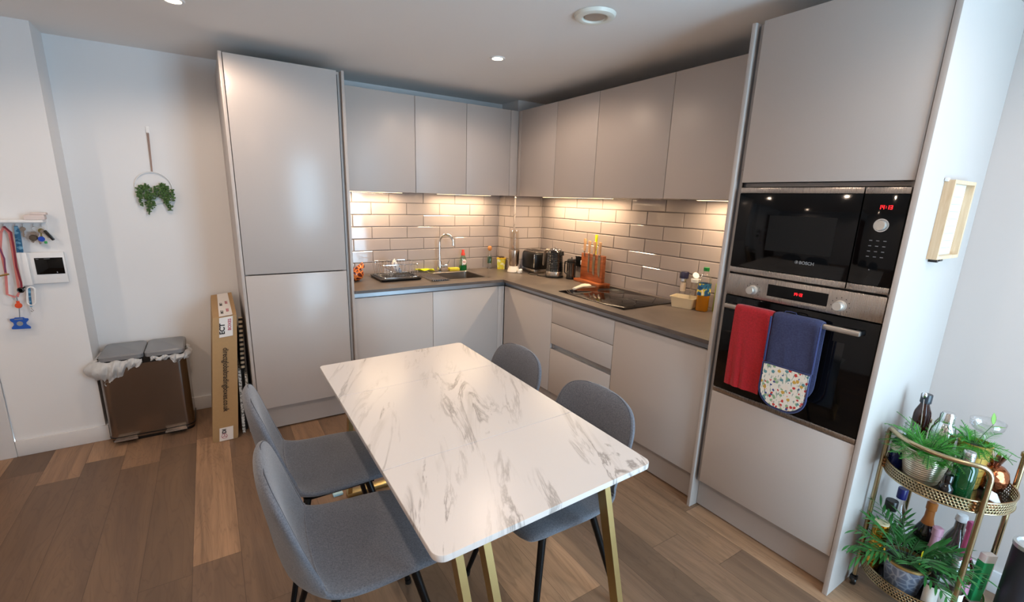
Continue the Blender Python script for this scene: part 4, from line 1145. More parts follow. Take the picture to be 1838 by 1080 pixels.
# orange netted bowl
b = MB(); P0 = Vector((-1.735, -.24, Z)); prof = [(0, 0), (.035, .002), (.062, .022), (.072, .05), (.066, .078), (.052, .092)]
b.lathe(prof, P0, 28, cap=False)
R = []
for k, (s, r) in enumerate(((0, .05), (.25, .042), (.5, .028), (.75, .014), (1, .003))):
    c = P0+Vector((.03+.035*s, .0, .088+.050*s)); R.append([c+Vector((r*math.cos(a), r*math.sin(a), r*.3*math.cos(a))) for a in [q*PI/12 for q in range(24)]])
b.rings(R); tag(finish('ornament', b, m_orange_net()), 'round orange netted ornament with dark cells and a pointed tip, beside the fridge housing', 'ornament')
# dish rack
dr_ = thing('dish_rack', 'wire dish drainer on a black drip tray left of the sink', 'dish rack', (-1.40, -.24, Z))
RX0, RX1, RY0, RY1 = -1.575, -1.245, -.405, -.085
b = MB(); b.rings([rrect(RX0+.008, RX1-.008, RY0+.008, RY1-.008, .02, Z), rrect(RX0, RX1, RY0, RY1, .025, Z+.018), rrect(RX0+.006, RX1-.006, RY0+.006, RY1-.006, .022, Z+.018), rrect(RX0+.012, RX1-.012, RY0+.012, RY1-.012, .02, Z+.008)])
tr = finish('drip_tray', b, BLACK, parent=dr_)
WIRE = CHROME; b = MB()
X0_, X1_, Y0_, Y1_ = RX0+.025, RX1-.02, RY0+.02, RY1-.02
zt = Z+.125
def loopr(x0, x1, y0, y1, z, r=.03): return rrect(x0, x1, y0, y1, r, z, 4)
b.tube(loopr(X0_-.015, X1_+.01, Y0_, Y1_+.0, zt), .0026, 6, closed=True)
b.tube(loopr(X0_, X1_, Y0_+.012, Y1_-.012, Z+.024, .02), .0022, 6, closed=True)
finish('wire_rim', b, WIRE, parent=dr_)
b = MB()
for k in range(11):
    x = X0_+.02+(X1_-X0_-.04)*k/10
    b.tube([(x, Y0_, zt), (x, Y0_+.010, Z+.03), (x, Y0_+.016, Z+.022), (x, Y1_-.016, Z+.022), (x, Y1_-.010, Z+.03), (x, Y1_, zt)], .0013, 5)
for k in range(5):
    y = Y0_+.04+(Y1_-Y0_-.08)*k/4
    b.tube([(X0_-.015, y, zt), (X0_+.004, y, Z+.03), (X0_+.01, y, Z+.024), (X1_-.01, y, Z+.024), (X1_-.004, y, Z+.03), (X1_+.01, y, zt)], .0013, 5)
finish('wire_basket', b, WIRE, parent=dr_)
b = MB()
for k in range(12):
    y = Y0_+.05+.018*k
    b.tube([(-1.47, y, Z+.025), (-1.46, y, Z+.062), (-1.445, y, Z+.066), (-1.44, y, Z+.025)], .0013, 5)
finish('plate_slots', b, WIRE, parent=dr_)
b = MB(); M = Matrix.Rotation(math.radians(62), 4, 'Y') @ Matrix.Rotation(.2, 4, 'X')
b.lathe([(.0, .0), (.028, .0), (.055, .022), (.064, .045), (.062, .045), (.052, .022), (.026, .004), (0, .004)], (-1.425, -.235, Z+.078), 28, M)
CHINA = N('patterned_china'); _v = CHINA.n('ShaderNodeTexVoronoi'); CHINA.l(CHINA.obj(), _v.inputs['Vector']); _v.inputs['Scale'].default_value = 55
CHINA.set(CHINA.mix(CHINA.math('LESS_THAN', _v.outputs['Distance'], .3), '#e3e6ea', '#4d6aa0'), .15); CHINA = CHINA.m
tag(finish('bowl', b, CHINA), 'pale blue-patterned bowl drying on its side in the dish rack', 'bowl')
# roll-up drying rack over the left of the sink
rr_ = thing('drying_mat', 'roll-up drying rack of steel rods laid over the left side of the sink', 'drying rack', (-1.13, -.28, Z+.003))
for k in range(8):
    b = MB(); x = -1.205+.019*k; b.tube([(x, -.515, Z+.0075), (x, -.055, Z+.0075)], .004, 8); finish('rod', b, STEEL, parent=rr_)
for y in (-.505, -.062):
    b = MB(); b.box(-1.212, y-.009, Z+.0022, -1.065, y+.009, Z+.013, .003); finish('rubber_strip', b, plain('charcoal_rubber', '#2c2c36', .6), parent=rr_)
# yellow cloth
b = MB(); R = []
for i in range(13):
    x = -1.165+.175*i/12; row = []
    for j in range(7):
        y = -.060+.045*(j/6); row.append((x, y-.01*math.sin(i*.6), Z+.018+.012*math.sin(i*.8+j*.7)*(.5+.5*math.sin(j*PI/6))+.012*math.exp(-((i-2)/2)**2)))
    R.append(row)
b.rings(R, close=False, cap=False)
def solid(t):
    def f(o):
        m = o.modifiers.new('thickness', 'SOLIDIFY'); m.thickness = t
        m = o.modifiers.new('smooth', 'SUBSURF'); m.levels = 1; m.render_levels = 1
    return f
tag(finish('dish_cloth', b, plain('yellow_cloth', '#dfe010', .9), mod=solid(.004), angle=180), 'bright yellow cloth crumpled behind the sink, left of the tap', 'cloth')
b = MB(); M = Matrix.Translation((-.82, -.085, Z+.017)) @ Matrix.Rotation(-.1, 4, 'Z'); b.box(-.047, -.03, -.013, .047, .03, .013, .005, M=M)
tag(finish('sponge', b, plain('yellow_sponge', '#dcc53c', .9, grain=.5, gs=150)), 'yellow washing-up sponge on the sink edge right of the tap', 'sponge')
# washing-up liquid
wu = thing('washing_up_bottle', 'clear green washing-up liquid bottle with a red cap behind the sink', 'bottle', (-.722, -.075, Z))
def oval_l(prof, c, fy, mat, name, parent):
    b = MB(); b.lathe(prof, (0, 0, 0), 28); b.b.transform(Matrix.Translation(c) @ Matrix.Diagonal((1, fy, 1, 1))); return finish(name, b, mat, parent=parent)
oval_l([(0, .001), (.033, .001), (.036, .008), (.036, .045), (0, .045)], (-.722, -.075, Z), .62, plain('green_liquid', '#0a6a34', .15, trans=.3), 'liquid', wu)
oval_l([(.0365, .046), (.036, .075), (.031, .10), (.024, .12), (.017, .138), (.013, .148)], (-.722, -.075, Z), .62, thin_glass('green_plastic', '#d3ecd9', .2), 'bottle_body', wu)
oval_l([(0, .132), (.0175, .134), (.018, .152), (.013, .160), (.0125, .185), (0, .187)], (-.722, -.075, Z), .8, plain('cap_red', '#cf3a26', .35), 'cap', wu)
b = MB(); b.lathe([(0, -.001), (.021, 0), (.021, .001), (0, .001)], (0, 0, 0), 28)
b.b.transform(Matrix.Translation((-.722, -.0985, Z+.078)) @ Matrix.Rotation(PI/2, 4, 'X') @ Matrix.Diagonal((1, 1.15, 1, 1))); finish('label', b, plain('label_white', '#eadfd8', .5), parent=wu)
text('Fairy', .016, frame((-.722, -.1000, Z+.079), (1, 0, 0), (0, 0, 1)), plain('label_red', '#b5342c', .5), wu, 'printed_name', bold=.0004)
# small corked bottle
cbt = lathe_thing('oil_cruet', 'small glass cruet with a round cork stopper and dark green contents', 'bottle', -.435, -.06, Z,
    [('glass_body', [(0, 0), (.024, 0), (.025, .02), (.024, .11), (.012, .135), (.010, .165), (.013, .168)], CLEAR), ('contents', [(0, .05), (.0215, .05), (.022, .065), (.021, .11), (0, .112)], plain('green_herbs', '#1e4a33', .4)),
     ('cork', [(0, .163), (.010, .165), (.018, .178), (.020, .190), (.017, .203), (.008, .210), (0, .211)], plain('cork', '#c2814a', .7))])
# yellow tub with dark lid stuff
ytub = thing('yellow_tub', 'yellow printed tub beside the corner blender', 'tub', (-.350, -.135, Z))
M = Matrix.Translation((-.352, -.135, Z)) @ Matrix.Rotation(-.6, 4, 'Z')
b = MB(); b.rings([[M @ Vector(p) for p in rrect(-.040*s, .040*s, -.030*s, .030*s, .008, z)] for s, z in ((.88, 0), (1, .095))]); 
YL = N('printed_yellow'); YL.set(YL.ramp(YL.noise(YL.obj(), 38, 3), [(.4, '#d9c31f'), (.55, '#cdd05a'), (.62, '#e6e2c0')]), .4); finish('tub_body', b, YL.m, parent=ytub)
b = MB(); b.rings([[M @ Vector(p) for p in rrect(-.043, .043, -.033, .033, .009, z)] for z in (.095, .104)]); finish('lid', b, plain('yellow_lid', '#d8b21e', .4), parent=ytub)
b = MB(); rnd = random.Random(3)
for k in range(5):
    a = k*1.3; b.tube([M @ Vector((.025*math.cos(a+i*.9), .018*math.sin(a+i*.9), .108+.006*abs(math.sin(i)))) for i in range(6)], .004, 6)
tag(finish('scourer', b, plain('dark_brown_wire', '#3a2618', .6)), 'dark brown scouring pad on top of the yellow tub', 'scourer')
# personal blender
bl = thing('blender', 'silver bullet blender with an upturned clear cup in the corner', 'blender', (-.345, -.335, Z))
b = MB(); b.lathe([(0, .001), (.055, .001), (.057, .006), (.055, .012), (.050, .030), (.040, .046), (.038, .056), (0, .056)], (-.345, -.335, Z), 32); finish('base', b, plain('pearl_plastic', '#d3cdc6', .35), parent=bl)
b = MB(); b.lathe([(.037, .056), (.044, .075), (.046, .16), (.0485, .195), (.047, .200), (0, .200)], (-.345, -.335, Z), 32); finish('motor_body', b, m_steel('champagne_steel', '#c2b3a4', .22, (1, 1, 1)), parent=bl)
b = MB(); b.lathe([(.044, .201), (.043, .25), (.038, .34), (.034, .368), (.030, .372), (0, .372)], (-.345, -.335, Z), 32); finish('cup', b, PLAST, parent=bl)
b = MB()
for k in range(4): a = k*PI/2+.5; b.tube([(-.345+.028*math.cos(a), -.335+.028*math.sin(a), Z+.203), (-.345+.026*math.cos(a), -.335+.026*math.sin(a), Z+.365)], .003, 6)
finish('cup_ribs', b, PLAST, parent=bl)
# plug
pg = thing('plug', 'white mains plug lying in front of the blender', 'plug', (-.335, -.425, Z))
b = MB(); M = Matrix.Translation((-.335, -.425, Z+.018)) @ Matrix.Rotation(.5, 4, 'Z') @ Matrix.Rotation(.3, 4, 'X'); b.box(-.022, -.012, -.016, .022, .012, .020, .006, M=M); finish('plug_body', b, WHITEPL, parent=pg)
b = MB(); 
for dx, dz in ((-.010, -.006), (.010, -.006), (0, .010)): b.box(dx-.002, -.028, dz-.003, dx+.002, -.011, dz+.003, M=M)
finish('pins', b, CHROME, parent=pg)
b = MB(); b.tube([(-.345, -.395, Z+.02), (-.35, -.392, Z+.006), (-.362, -.39, Z+.003)], .003, 6); finish('flex', b, GREYPL, parent=pg)
# toaster
ts = thing('toaster', 'black two-slice toaster with a steel base, left of the kettle', 'toaster', (-.13, -.37, Z), -.10)
TM = ts.matrix_basis
def lf(n, b, mat, p=ts, **k): b.b.transform(TM); return finish(n, b, mat, parent=p, **k)
lf('body', bx(-.085, -.135, .03, .085, .135, .183, .022), BLACK)
lf('top_plate', bx(-.070, -.125, .178, .070, .125, .190, .005), STEEL)
lf('base', bx(-.082, -.130, .004, .082, .130, .034, .006), STEEL)
b = MB(); b.box(-.045, -.10, .1902, -.015, .10, .1925); b.box(.015, -.10, .1902, .045, .10, .1925); lf('bread_slot', b, BLACK)
b = MB(); b.box(-.087, -.128, .05, -.083, -.118, .17, .001); lf('trim', b, CHROME)
b = MB(); b.box(-.030, .135, .06, .030, .150, .15, .004); lf('control_panel', b, BLACKGL)
b = MB(); b.box(-.020, .150, .13, .020, .165, .142, .003); lf('lever', b, CHROME)
b = MB(); pts = [(-.22, -.43), (-.27, -.46), (-.28, -.53), (-.24, -.56), (-.27, -.60), (-.25, -.64), (-.20, -.66)]
b.tube(catmull([(p[0], p[1], Z+.0035) for p in pts], 5), .003, 6); tag(finish('power_cable', b, BLACK), 'black power cable curling on the worktop in front of the toaster', 'cable')
# kettle
kt = thing('kettle', 'black ribbed jug kettle with a steel band at its base', 'kettle', (-.165, -.70, Z), 0)
kx, ky = -.165, -.70
b = MB(); b.lathe([(0, .001), (.078, .001), (.080, .010), (.076, .018), (0, .018)], (kx, ky, Z), 36); finish('power_base', b, BLACK, parent=kt)
b = MB(); b.lathe([(.074, .0185), (.0745, .05), (.0735, .052)], (kx, ky, Z), 36, cap=False); finish('steel_band', b, STEEL, parent=kt)
b = MB(); prof = [(.0735, .052)]
for k in range(11): z = .058+.0145*k; r = .0735-.011*((z-.052)/.17); prof += [(r+.0005, z), (r-.0022, z+.006), (r, z+.012)]
prof += [(.060, .222), (.050, .232), (0, .236)]
b.lathe(prof, (kx, ky, Z), 40); finish('body', b, plain('gloss_black', '#08080a', .12, coat=.6), parent=kt)
d = Vector((-.25, .97, 0)).normalized(); e = -d
b = MB(); b.tube([Vector((kx, ky, Z))+d*o+Vector((0, 0, z)) for o, z in ((.045, .222), (.085, .226), (.112, .210), (.120, .16), (.124, .10), (.122, .085))], [.009, .010, .011, .010, .009, .006], 12, flat=(1, 1.25)); finish('handle', b, plain('satin_silver', '#a59b90', .3, .8), parent=kt)
b = MB(); b.prism([(-.018, .19), (.018, .19), (.012, .225), (-.012, .225)], .045, .078, 'x'); 
b.b.transform(Matrix.Translation((kx, ky, Z)) @ Matrix.Rotation(math.atan2(e.y, e.x), 4, 'Z')); finish('spout', b, BLACK, parent=kt)
b = MB(); b.tube([(kx+.012*math.cos(a)*d.x, ky+.012*math.cos(a)*d.y, Z+.243+.012*math.sin(a)) for a in [k*PI/8 for k in range(16)]], .003, 8, closed=True); finish('lid_ring', b, CHROME, parent=kt)
b = MB(); b.lathe([(.052, .229), (.054, .233), (.050, .236)], (kx, ky, Z), 36, cap=False); finish('lid_rim', b, CHROME, parent=kt)
# cafetiere
fp = thing('cafetiere', 'black-framed glass coffee press between the kettle and knife board', 'coffee press', (-.085, -.845, Z))
cx, cy = -.095, -.835
b = MB(); b.lathe([(.036, .014), (.036, .150), (.038, .158)], (cx, cy, Z), 28, cap=False); finish('glass_beaker', b, SMOKE, parent=fp)
b = MB(); b.lathe([(0, .001), (.040, .001), (.040, .012), (0, .013)], (cx, cy, Z), 28); b.lathe([(.0375, .135), (.0385, .135), (.0385, .150), (.0375, .150)], (cx, cy, Z), 28, cap=False)
for k in range(4): a = k*PI/2+.4; b.tube([(cx+.038*math.cos(a), cy+.038*math.sin(a), Z+.01), (cx+.038*math.cos(a), cy+.038*math.sin(a), Z+.14)], .003, 6)
finish('frame', b, BLACK, parent=fp)
b = MB(); b.tube([Vector((cx, cy, Z))+d*o+Vector((0, 0, z)) for o, z in ((.038, .14), (.066, .138), (.070, .11), (.068, .05), (.040, .03))], .006, 8); finish('handle', b, BLACK, parent=fp)
b = MB(); b.lathe([(0, .158), (.036, .158), (.034, .166), (.004, .170), (.004, .182), (0, .183)], (cx, cy, Z), 28); finish('lid', b, BLACK, parent=fp)
b = MB(); b.lathe([(0, .034), (.033, .034), (.034, .040), (0, .042)], (cx, cy, Z), 28); b.tube([(cx, cy, Z+.04), (cx, cy, Z+.16)], .0018, 6); finish('plunger', b, CHROME, parent=fp)
# sockets behind the kettle
sk_ = thing('wall_socket', 'black and chrome double wall socket on the tiles behind the coffee press', 'socket', (-.012, -.86, 1.05))
finish('face_plate', bx(-.018, -.945, 1.01, -.0085, -.795, 1.095, .002), BLACK, parent=sk_)
b = MB(); b.box(-.0195, -.947, 1.085, -.0182, -.793, 1.0975, .0005); finish('chrome_edge', b, CHROME, parent=sk_)
b = MB(); b.box(-.040, -.915, 1.030, -.0185, -.880, 1.070, .005); tag(finish('plug', b, WHITEPL), 'white plug pushed into the wall socket behind the coffee press', 'plug')
# knife board
kb = thing('knife_board', 'upright magnetic wooden knife board with a ledge base', 'knife block', (-.075, -1.08, Z))
ACA = m_wood('acacia_wood', '#6f3416', '#b8683a', (20, 3, 30), 1.4, .3)
KM = Matrix.Translation((-.085, -1.075, Z)) @ Matrix.Rotation(-.08, 4, 'Z')
def kf(n, b, mat, p=kb, **k): b.b.transform(KM); return finish(n, b, mat, parent=p, **k)
kf('base', bx(-.055, -.165, .0005, .055, .165, .022, .003), ACA)
kf('board', bx(-.010, -.135, .0225, .022, .135, .232, .002), ACA)
BEECH = plain('pale_beech', '#cfa37a', .5); BLADE = plain('knife_steel', '#b9aca0', .22, 1)
def knife(y, L, W_, ztip_top, label, hm=BEECH, bm_=BLADE, group=None, xo=-.0128, hl=.105, tilt=0):
    t = thing('kitchen_knife', label, 'knife', (KM @ Vector((xo, y, ztip_top-L)))[:])
    M2 = KM @ Matrix.Translation((0, y, ztip_top)) @ Matrix.Rotation(tilt, 4, 'X')
    b = MB(); P = [(-W_/2, 0), (W_/2, 0), (W_/2, -L*.55), (W_/2*.55, -L*.85), (-W_/2*.75, -L), (-W_/2, -L*.9)]
    b.prism(P, xo-.0009, xo+.0009, 'x'); b.b.transform(M2); finish('blade', b, bm_, parent=t)
    b = MB(); b.box(xo-.006, -W_*.28, .001, xo+.006, W_*.28, .018, .002); b.b.transform(M2); finish('bolster', b, bm_, parent=t)
    b = MB(); b.rings([rrect(xo-.007, xo+.007, -w-.001*0, w, .004, z) for w, z in ((.009, .018), (.0105, .04), (.0095, .07), (.0125, hl), (.009, hl+.008))]); b.b.transform(M2); finish('handle', b, hm, parent=t)
    return t
knife(.095, .03, .012, .235, 'pale-handled paring knife at the left end of the knife board')
knife(.035, .145, .020, .222, 'slim pale-handled knife second from left on the knife board')
knife(-.030, .158, .030, .222, 'pale-handled chef knife with pointed tip, centre of the knife board')
knife(-.095, .160, .034, .222, 'broad-bladed pale-handled knife at the right end of the knife board')
YK = plain('acid_yellow', '#d6dc14', .4)
t = knife(.010, .10, .022, .262, 'bright yellow knife standing behind the knife board, taller than the rest', YK, YK, xo=.030, hl=.115)
# white utensil on the hob
b = MB(); M = Matrix.Translation((-.33, -1.24, ZW+.0195)) @ Matrix.Rotation(math.atan2(-.10, -.25)+PI, 4, 'Z')
b.rings([[M @ Vector((x, w*math.cos(a), h*math.sin(a)+o)) for a in [k*PI/8 for k in range(16)]] for x, w, h, o in ((-.125, .004, .004, .0), (-.122, .014, .010, .002), (-.08, .014, .010, .003), (-.03, .016, .010, .006), (0, .020, .009, .006), (.03, .034, .009, .004), (.06, .040, .010, .003), (.09, .036, .010, .002), (.108, .02, .008, .001), (.112, .004, .003, .001))])
b.b.transform(Matrix.Identity(4))
tag(finish('utensil_rest', b, CREAM), 'cream ladle-shaped plastic utensil lying across the left corner of the hob', 'utensil')
# white tub
wt = MB(); M = Matrix.Translation((-.115, -1.975, Z)) @ Matrix.Rotation(.30, 4, 'Z')
wt.rings([[M @ Vector(p) for p in rrect(-.060*s, .060*s, -.075*s, .075*s, .015, z)] for s, z in ((.86, 0), (1, .062), (1.05, .063), (1.05, .068), (.98, .068), (.96, .062), (.84, .004))])
tag(finish('plastic_tub', wt, plain('ivory_plastic', '#e9dcbf', .4, trans=.25)), 'open ivory plastic tub in front of the oil bottle', 'tub')
ml = lathe_thing('pepper_mill', 'clear grinder with a dark blue cap standing behind the ivory tub', 'grinder', -.045, -1.90, Z,
    [('glass_body', [(0, 0), (.022, 0), (.024, .01), (.020, .10), (.019, .150)], CLEAR), ('salt', [(0, .085), (.017, .085), (.017, .145), (0, .145)], plain('pale_salt', '#dccbb8', .8)),
     ('collar', [(0, .150), (.022, .150), (.022, .168), (0, .168)], CHROME), ('cap', [(0, .168), (.028, .169), (.029, .205), (.025, .212), (0, .213)], plain('dark_navy', '#1b1c3a', .25))])
fb = lathe_thing('flip_top_jar', 'clear jar with an open white flip lid between grinder and oil bottle', 'jar', -.055, -1.995, Z,
    [('glass_body', [(0, 0), (.026, 0), (.028, .01), (.028, .12), (.024, .158)], PLAST), ('collar', [(0, .158), (.026, .158), (.029, .178), (.024, .180), (0, .172)], WHITEPL)])
b = MB(); b.lathe([(0, 0), (.020, .001), (.021, .006), (0, .007)], (-.048, -1.985, Z+.198), 24, Matrix.Rotation(1.0, 4, 'X') @ Matrix.Rotation(-.4, 4, 'Y')); finish('flip_lid', b, WHITEPL, parent=fb)
ob = thing('cooking_oil_bottle', 'clear bottle of golden cooking oil with green cap beside the oven housing', 'bottle', (-.105, -2.095, Z))
ox, oy = -.105, -2.095
b = MB(); b.lathe([(0, .002), (.034, .002), (.037, .010), (.035, .02), (.037, .03), (.037, .098), (0, .099)], (ox, oy, Z), 28); finish('oil', b, plain('golden_oil', '#d08a12', .12, trans=.55), parent=ob)
b = MB(); b.lathe([(.0375, .099), (.038, .19), (.036, .205), (.022, .228), (.014, .238), (.014, .250)], (ox, oy, Z), 28); finish('bottle_body', b, CLEAR, parent=ob)
b = MB(); b.lathe([(.0385, .100), (.0385, .172)], (ox, oy, Z), 36, cap=False)
LBL = N('oil_label'); LBL.set(LBL.ramp(LBL.noise(LBL.obj(), 26, 2), [(.42, '#1d4f7e'), (.5, '#2c77a4'), (.56, '#e6d23a'), (.64, '#efece0')], 'CONSTANT'), .4); finish('label', b, LBL.m, parent=ob)
b = MB(); b.lathe([(0, .246), (.017, .247), (.017, .268), (0, .269)], (ox, oy, Z), 24); finish('cap', b, plain('cap_green', '#127a3a', .35), parent=ob)
b = MB(); b.lathe([(0, 0), (.030, 0), (.032, .01), (.030, .17), (.012, .20), (.012, .225), (0, .226)], (-.045, -2.165, Z), 24)
tag(finish('squeeze_bottle', b, plain('lime_plastic', '#a9b53a', .35, trans=.3)), 'lime green bottle half hidden between the oil bottle and oven housing', 'bottle')

# ------------------------------------------------------------------ bar trolley
TX, TY, TR_ = -.405, -3.392, .180
tro = thing('bar_trolley', 'round two-tier gold bar trolley with perforated tray rims on castors', 'trolley', (TX, TY, 0))
def perforated(z, h, r, name):
    b = MB(); n = 110; rows = 4; ch_ = h/rows; bm = b.b
    def P(a, zz, rr=r): return (TX+rr*math.cos(a), TY+rr*math.sin(a), zz)
    for j in range(rows):
        for i in range(n):
            a0 = 2*PI*(i+.5*(j % 2))/n; a1 = a0+2*PI/n; z0 = z+j*ch_; z1 = z0+ch_
            am, zm = (a0+a1)/2, (z0+z1)/2; o = [bm.verts.new(P(*q)) for q in ((a0, z0), (am, z0), (a1, z0), (a1, zm), (a1, z1), (am, z1), (a0, z1), (a0, zm))]
            ra, rz_ = (a1-a0)*.36, ch_*.36
            inn = []
            for k in range(8):
                t = -3*PI/4+k*PI/4; inn.append(bm.verts.new(P(am+ra*math.cos(t), zm+rz_*math.sin(t))))
            for k in range(8): bm.faces.new([o[k], o[(k+1) % 8], inn[(k+1) % 8], inn[k]])
    def md(o): m = o.modifiers.new('thickness', 'SOLIDIFY'); m.thickness = .0012
    return finish(name, b, GOLD2, parent=tray, mod=md, angle=80)
for z in (.565, .125):
    b = MB(); b.lathe([(0, z-.004), (TR_-.002, z-.004), (TR_-.002, z), (0, z)], (TX, TY, 0), 56)
    tray = finish('tray', b, plain('tray_mirror', '#6d655a', .08, .9) if z > .3 else plain('dark_tray', '#2b2320', .2, .2), parent=tro)
    perforated(z-.002, .040, TR_, 'perforated_rim')
    b = MB()
    for zz, rr in ((z-.003, .0028), (z+.039, .0032)): b.tube([(TX+TR_*math.cos(k*PI/32), TY+TR_*math.sin(k*PI/32), zz) for k in range(64)], rr, 8, closed=True)
    finish('rim_wire', b, GOLD2, parent=tray)
def pol(a, r=TR_+.009): return TX+r*math.cos(math.radians(a)), TY+r*math.sin(math.radians(a))
HT = .735
A1, A2 = 112, 222
x1, y1 = pol(A1); x2, y2 = pol(A2)
pts = [(x1, y1, .05), (x1, y1, .3), (x1, y1, HT-.045)]
for k in range(1, 5):
    t = k/5*PI/2; a = A1+(A2-A1)*.10*(1-math.cos(t)); q = pol(a); pts.append((q[0], q[1], HT-.045+.045*math.sin(t)))
for k in range(0, 11): a = A1+(A2-A1)*(.10+.80*k/10); q = pol(a); pts.append((q[0], q[1], HT))
for k in range(1, 5):
    t = k/5*PI/2; a = A1+(A2-A1)*(.90+.10*math.sin(t)); q = pol(a); pts.append((q[0], q[1], HT-.045*(1-math.cos(t))))
pts += [(x2, y2, HT-.045), (x2, y2, .3), (x2, y2, .05)]
b = MB(); b.tube(pts, .0085, 12); finish('hoop_handle', b, GOLD2, parent=tro)
for a in (40, 305):
    x, y = pol(a); b = MB(); b.tube([(x, y, .05), (x, y, HT-.012)], .0085, 12); p = finish('post', b, GOLD2, parent=tro)
    b = MB(); b.lathe([(0, HT-.016), (.012, HT-.014), (.012, HT-.001), (.008, HT+.003), (0, HT+.004)], (x, y, 0), 20); finish('post_cap', b, GOLD2, parent=p)
for a in (A1, A2, 40, 305):
    x, y = pol(a); b = MB(); b.tube([(x, y, .06), (x, y, .042)], .007, 10)
    b.lathe([(0, -.008), (.019, -.008), (.021, -.004), (.021, .004), (.019, .008), (0, .008)], (x, y, .0215), 20, Matrix.Rotation(PI/2, 4, 'X') @ Matrix.Rotation(.4, 4, 'Y')); b.box(x-.012, y-.012, .022, x+.012, y+.012, .045, .003)
    finish('castor', b, BLACK, parent=tro)
for a in (A2-6, A1+5):
    x, y = pol(a, TR_+.004); b = MB()
    for zz in (.572, .585, .598): b.sphere((x, y, zz), .0055, seg=10)
    finish('beads', b, plain('copper_bead', '#8a5a35', .3, .9), parent=tro)

ZT, ZL = .5655, .1255
def blade_strip(b, p, d, L, w, droop, n=7, twist=0, up=Vector((0, 0, 1))):
    p = Vector(p); d = Vector(d).normalized(); s = d.cross(up)
    if s.length < 1e-3: s = Vector((1, 0, 0))
    s.normalize(); l, r = [], []; q = p.copy(); dd = d.copy()
    for i in range(n+1):
        t = i/n; ww = w*math.sin(PI*min(t*.93+.07, 1))**.8; l.append(q+s*ww); r.append(q-s*ww)
        q = q+dd*(L/n); dd = (dd-up*droop/n).normalized()
    b.strip(l, r)
def fern(cx, cy, z, n, spread, seed, squash=1, lean=(0, 0)):
    rnd = random.Random(seed); b = MB(); st = MB()
    for i in range(n):
        a = rnd.random()*2*PI; el = rnd.uniform(.30, 1.35); L = spread*rnd.uniform(.5, 1.0)
        d = Vector((math.cos(a)*math.cos(el)+lean[0], math.sin(a)*math.cos(el)+lean[1], math.sin(el)*squash)); p = Vector((cx+.02*math.cos(a), cy+.02*math.sin(a), z))
        q = p.copy(); dd = d.normalized(); path = [q.copy()]; m = 12
        for k in range(m):
            q = q+dd*(L/m); dd = (dd-Vector((0, 0, .08+.05*rnd.random()))).normalized(); 
            q.y = min(q.y, -3.203); q.x = min(q.x, -.012); q.z = max(q.z, z-.004)
            path.append(q.copy())
        st.tube(path, [.0010]*(m+1), 4)
        for k in range(2, m+1):
            t = k/m; s = (path[k]-path[k-1]).normalized(); sd = s.cross(Vector((0, 0, 1))).normalized(); fl = .040*math.sin(PI*min(t+.12, 1))*spread/.22+.006
            for sg in (-1, 1):
                for u in (0, .5):
                    p0 = path[k-1].lerp(path[k], u)
                    dr = (sd*sg+s*.7+Vector((rnd.uniform(-.3, .3), rnd.uniform(-.3, .3), rnd.uniform(-.15, .25)))).normalized()
                    tip = p0+dr*fl
                    if tip.y > -3.196: continue
                    w = Vector((-dr.y, dr.x, 0)).normalized()*.0011
                    v = [b.b.verts.new(x) for x in (p0-w, p0+w, tip+w*.3, tip-w*.3)]; b.b.faces.new(v)
    return b, st
# silver-gold pot with fern, top front
pf = thing('potted_fern', 'feathery green fern in a ribbed silver and gold metal pot, trolley top', 'plant', (-.470, -3.335, ZT))
prof = [(0, .001), (.045, .001), (.050, .008)]
for k in range(12): z = .02+.0085*k; r = .052+.018*(k/11); prof += [(r, z), (r+.0026, z+.004)]
prof += [(.073, .125), (.077, .130), (.073, .133), (.070, .128), (.066, .115)]
b = MB(); b.lathe(prof, (-.470, -3.335, ZT), 44, cap=False); finish('pot', b, plain('pale_gold_pot', '#dcd0bb', .28, .7), parent=pf, angle=20)
b = MB(); b.lathe([(0, .118), (.067, .116)], (-.470, -3.335, ZT), 24, cap=False); finish('soil', b, SOIL, parent=pf)
f1, s1 = fern(-.470, -3.335, ZT+.118, 70, .165, 5, .8, (-.10, .0)); finish('fronds', f1, FERN, parent=pf); finish('stems', s1, GREEN, parent=pf)
# yellow-gold woven-look pot with fern, top back right
pf = thing('potted_fern', 'small bushy fern in a tall mustard-gold brick-patterned pot, trolley top right', 'plant', (-.360, -3.432, ZT))
def m_goldbrick():
    n = N('mustard_brick_pot'); br = n.n('ShaderNodeTexBrick'); 
    sp = n.n('ShaderNodeSeparateXYZ'); n.l(n.obj(), sp.inputs[0]); at = n.math('ARCTAN2', sp.outputs[1], sp.outputs[0]); cb_ = n.n('ShaderNodeCombineXYZ'); n.l(n.math('MULTIPLY', at, .05), cb_.inputs[0]); n.l(sp.outputs[2], cb_.inputs[1])
    n.l(cb_.outputs[0], br.inputs['Vector']); br.inputs['Scale'].default_value = 1; br.inputs['Brick Width'].default_value = .034; br.inputs['Row Height'].default_value = .026; br.inputs['Mortar Size'].default_value = .0012
    br.inputs['Color1'].default_value = lin('#bd9a47'); br.inputs['Color2'].default_value = lin('#b08d40'); br.inputs['Mortar'].default_value = lin('#4d3d1c')
    n.set(br.outputs[0], .35, .5); return n.m
b = MB(); b.lathe([(0, .001), (.036, .001), (.038, .01), (.047, .172), (.044, .174), (.042, .160)], (-.360, -3.432, ZT), 32, cap=False); finish('pot', b, m_goldbrick(), parent=pf)
b = MB(); b.lathe([(0, .160), (.043, .160)], (-.360, -3.432, ZT), 24, cap=False); finish('soil', b, SOIL, parent=pf)
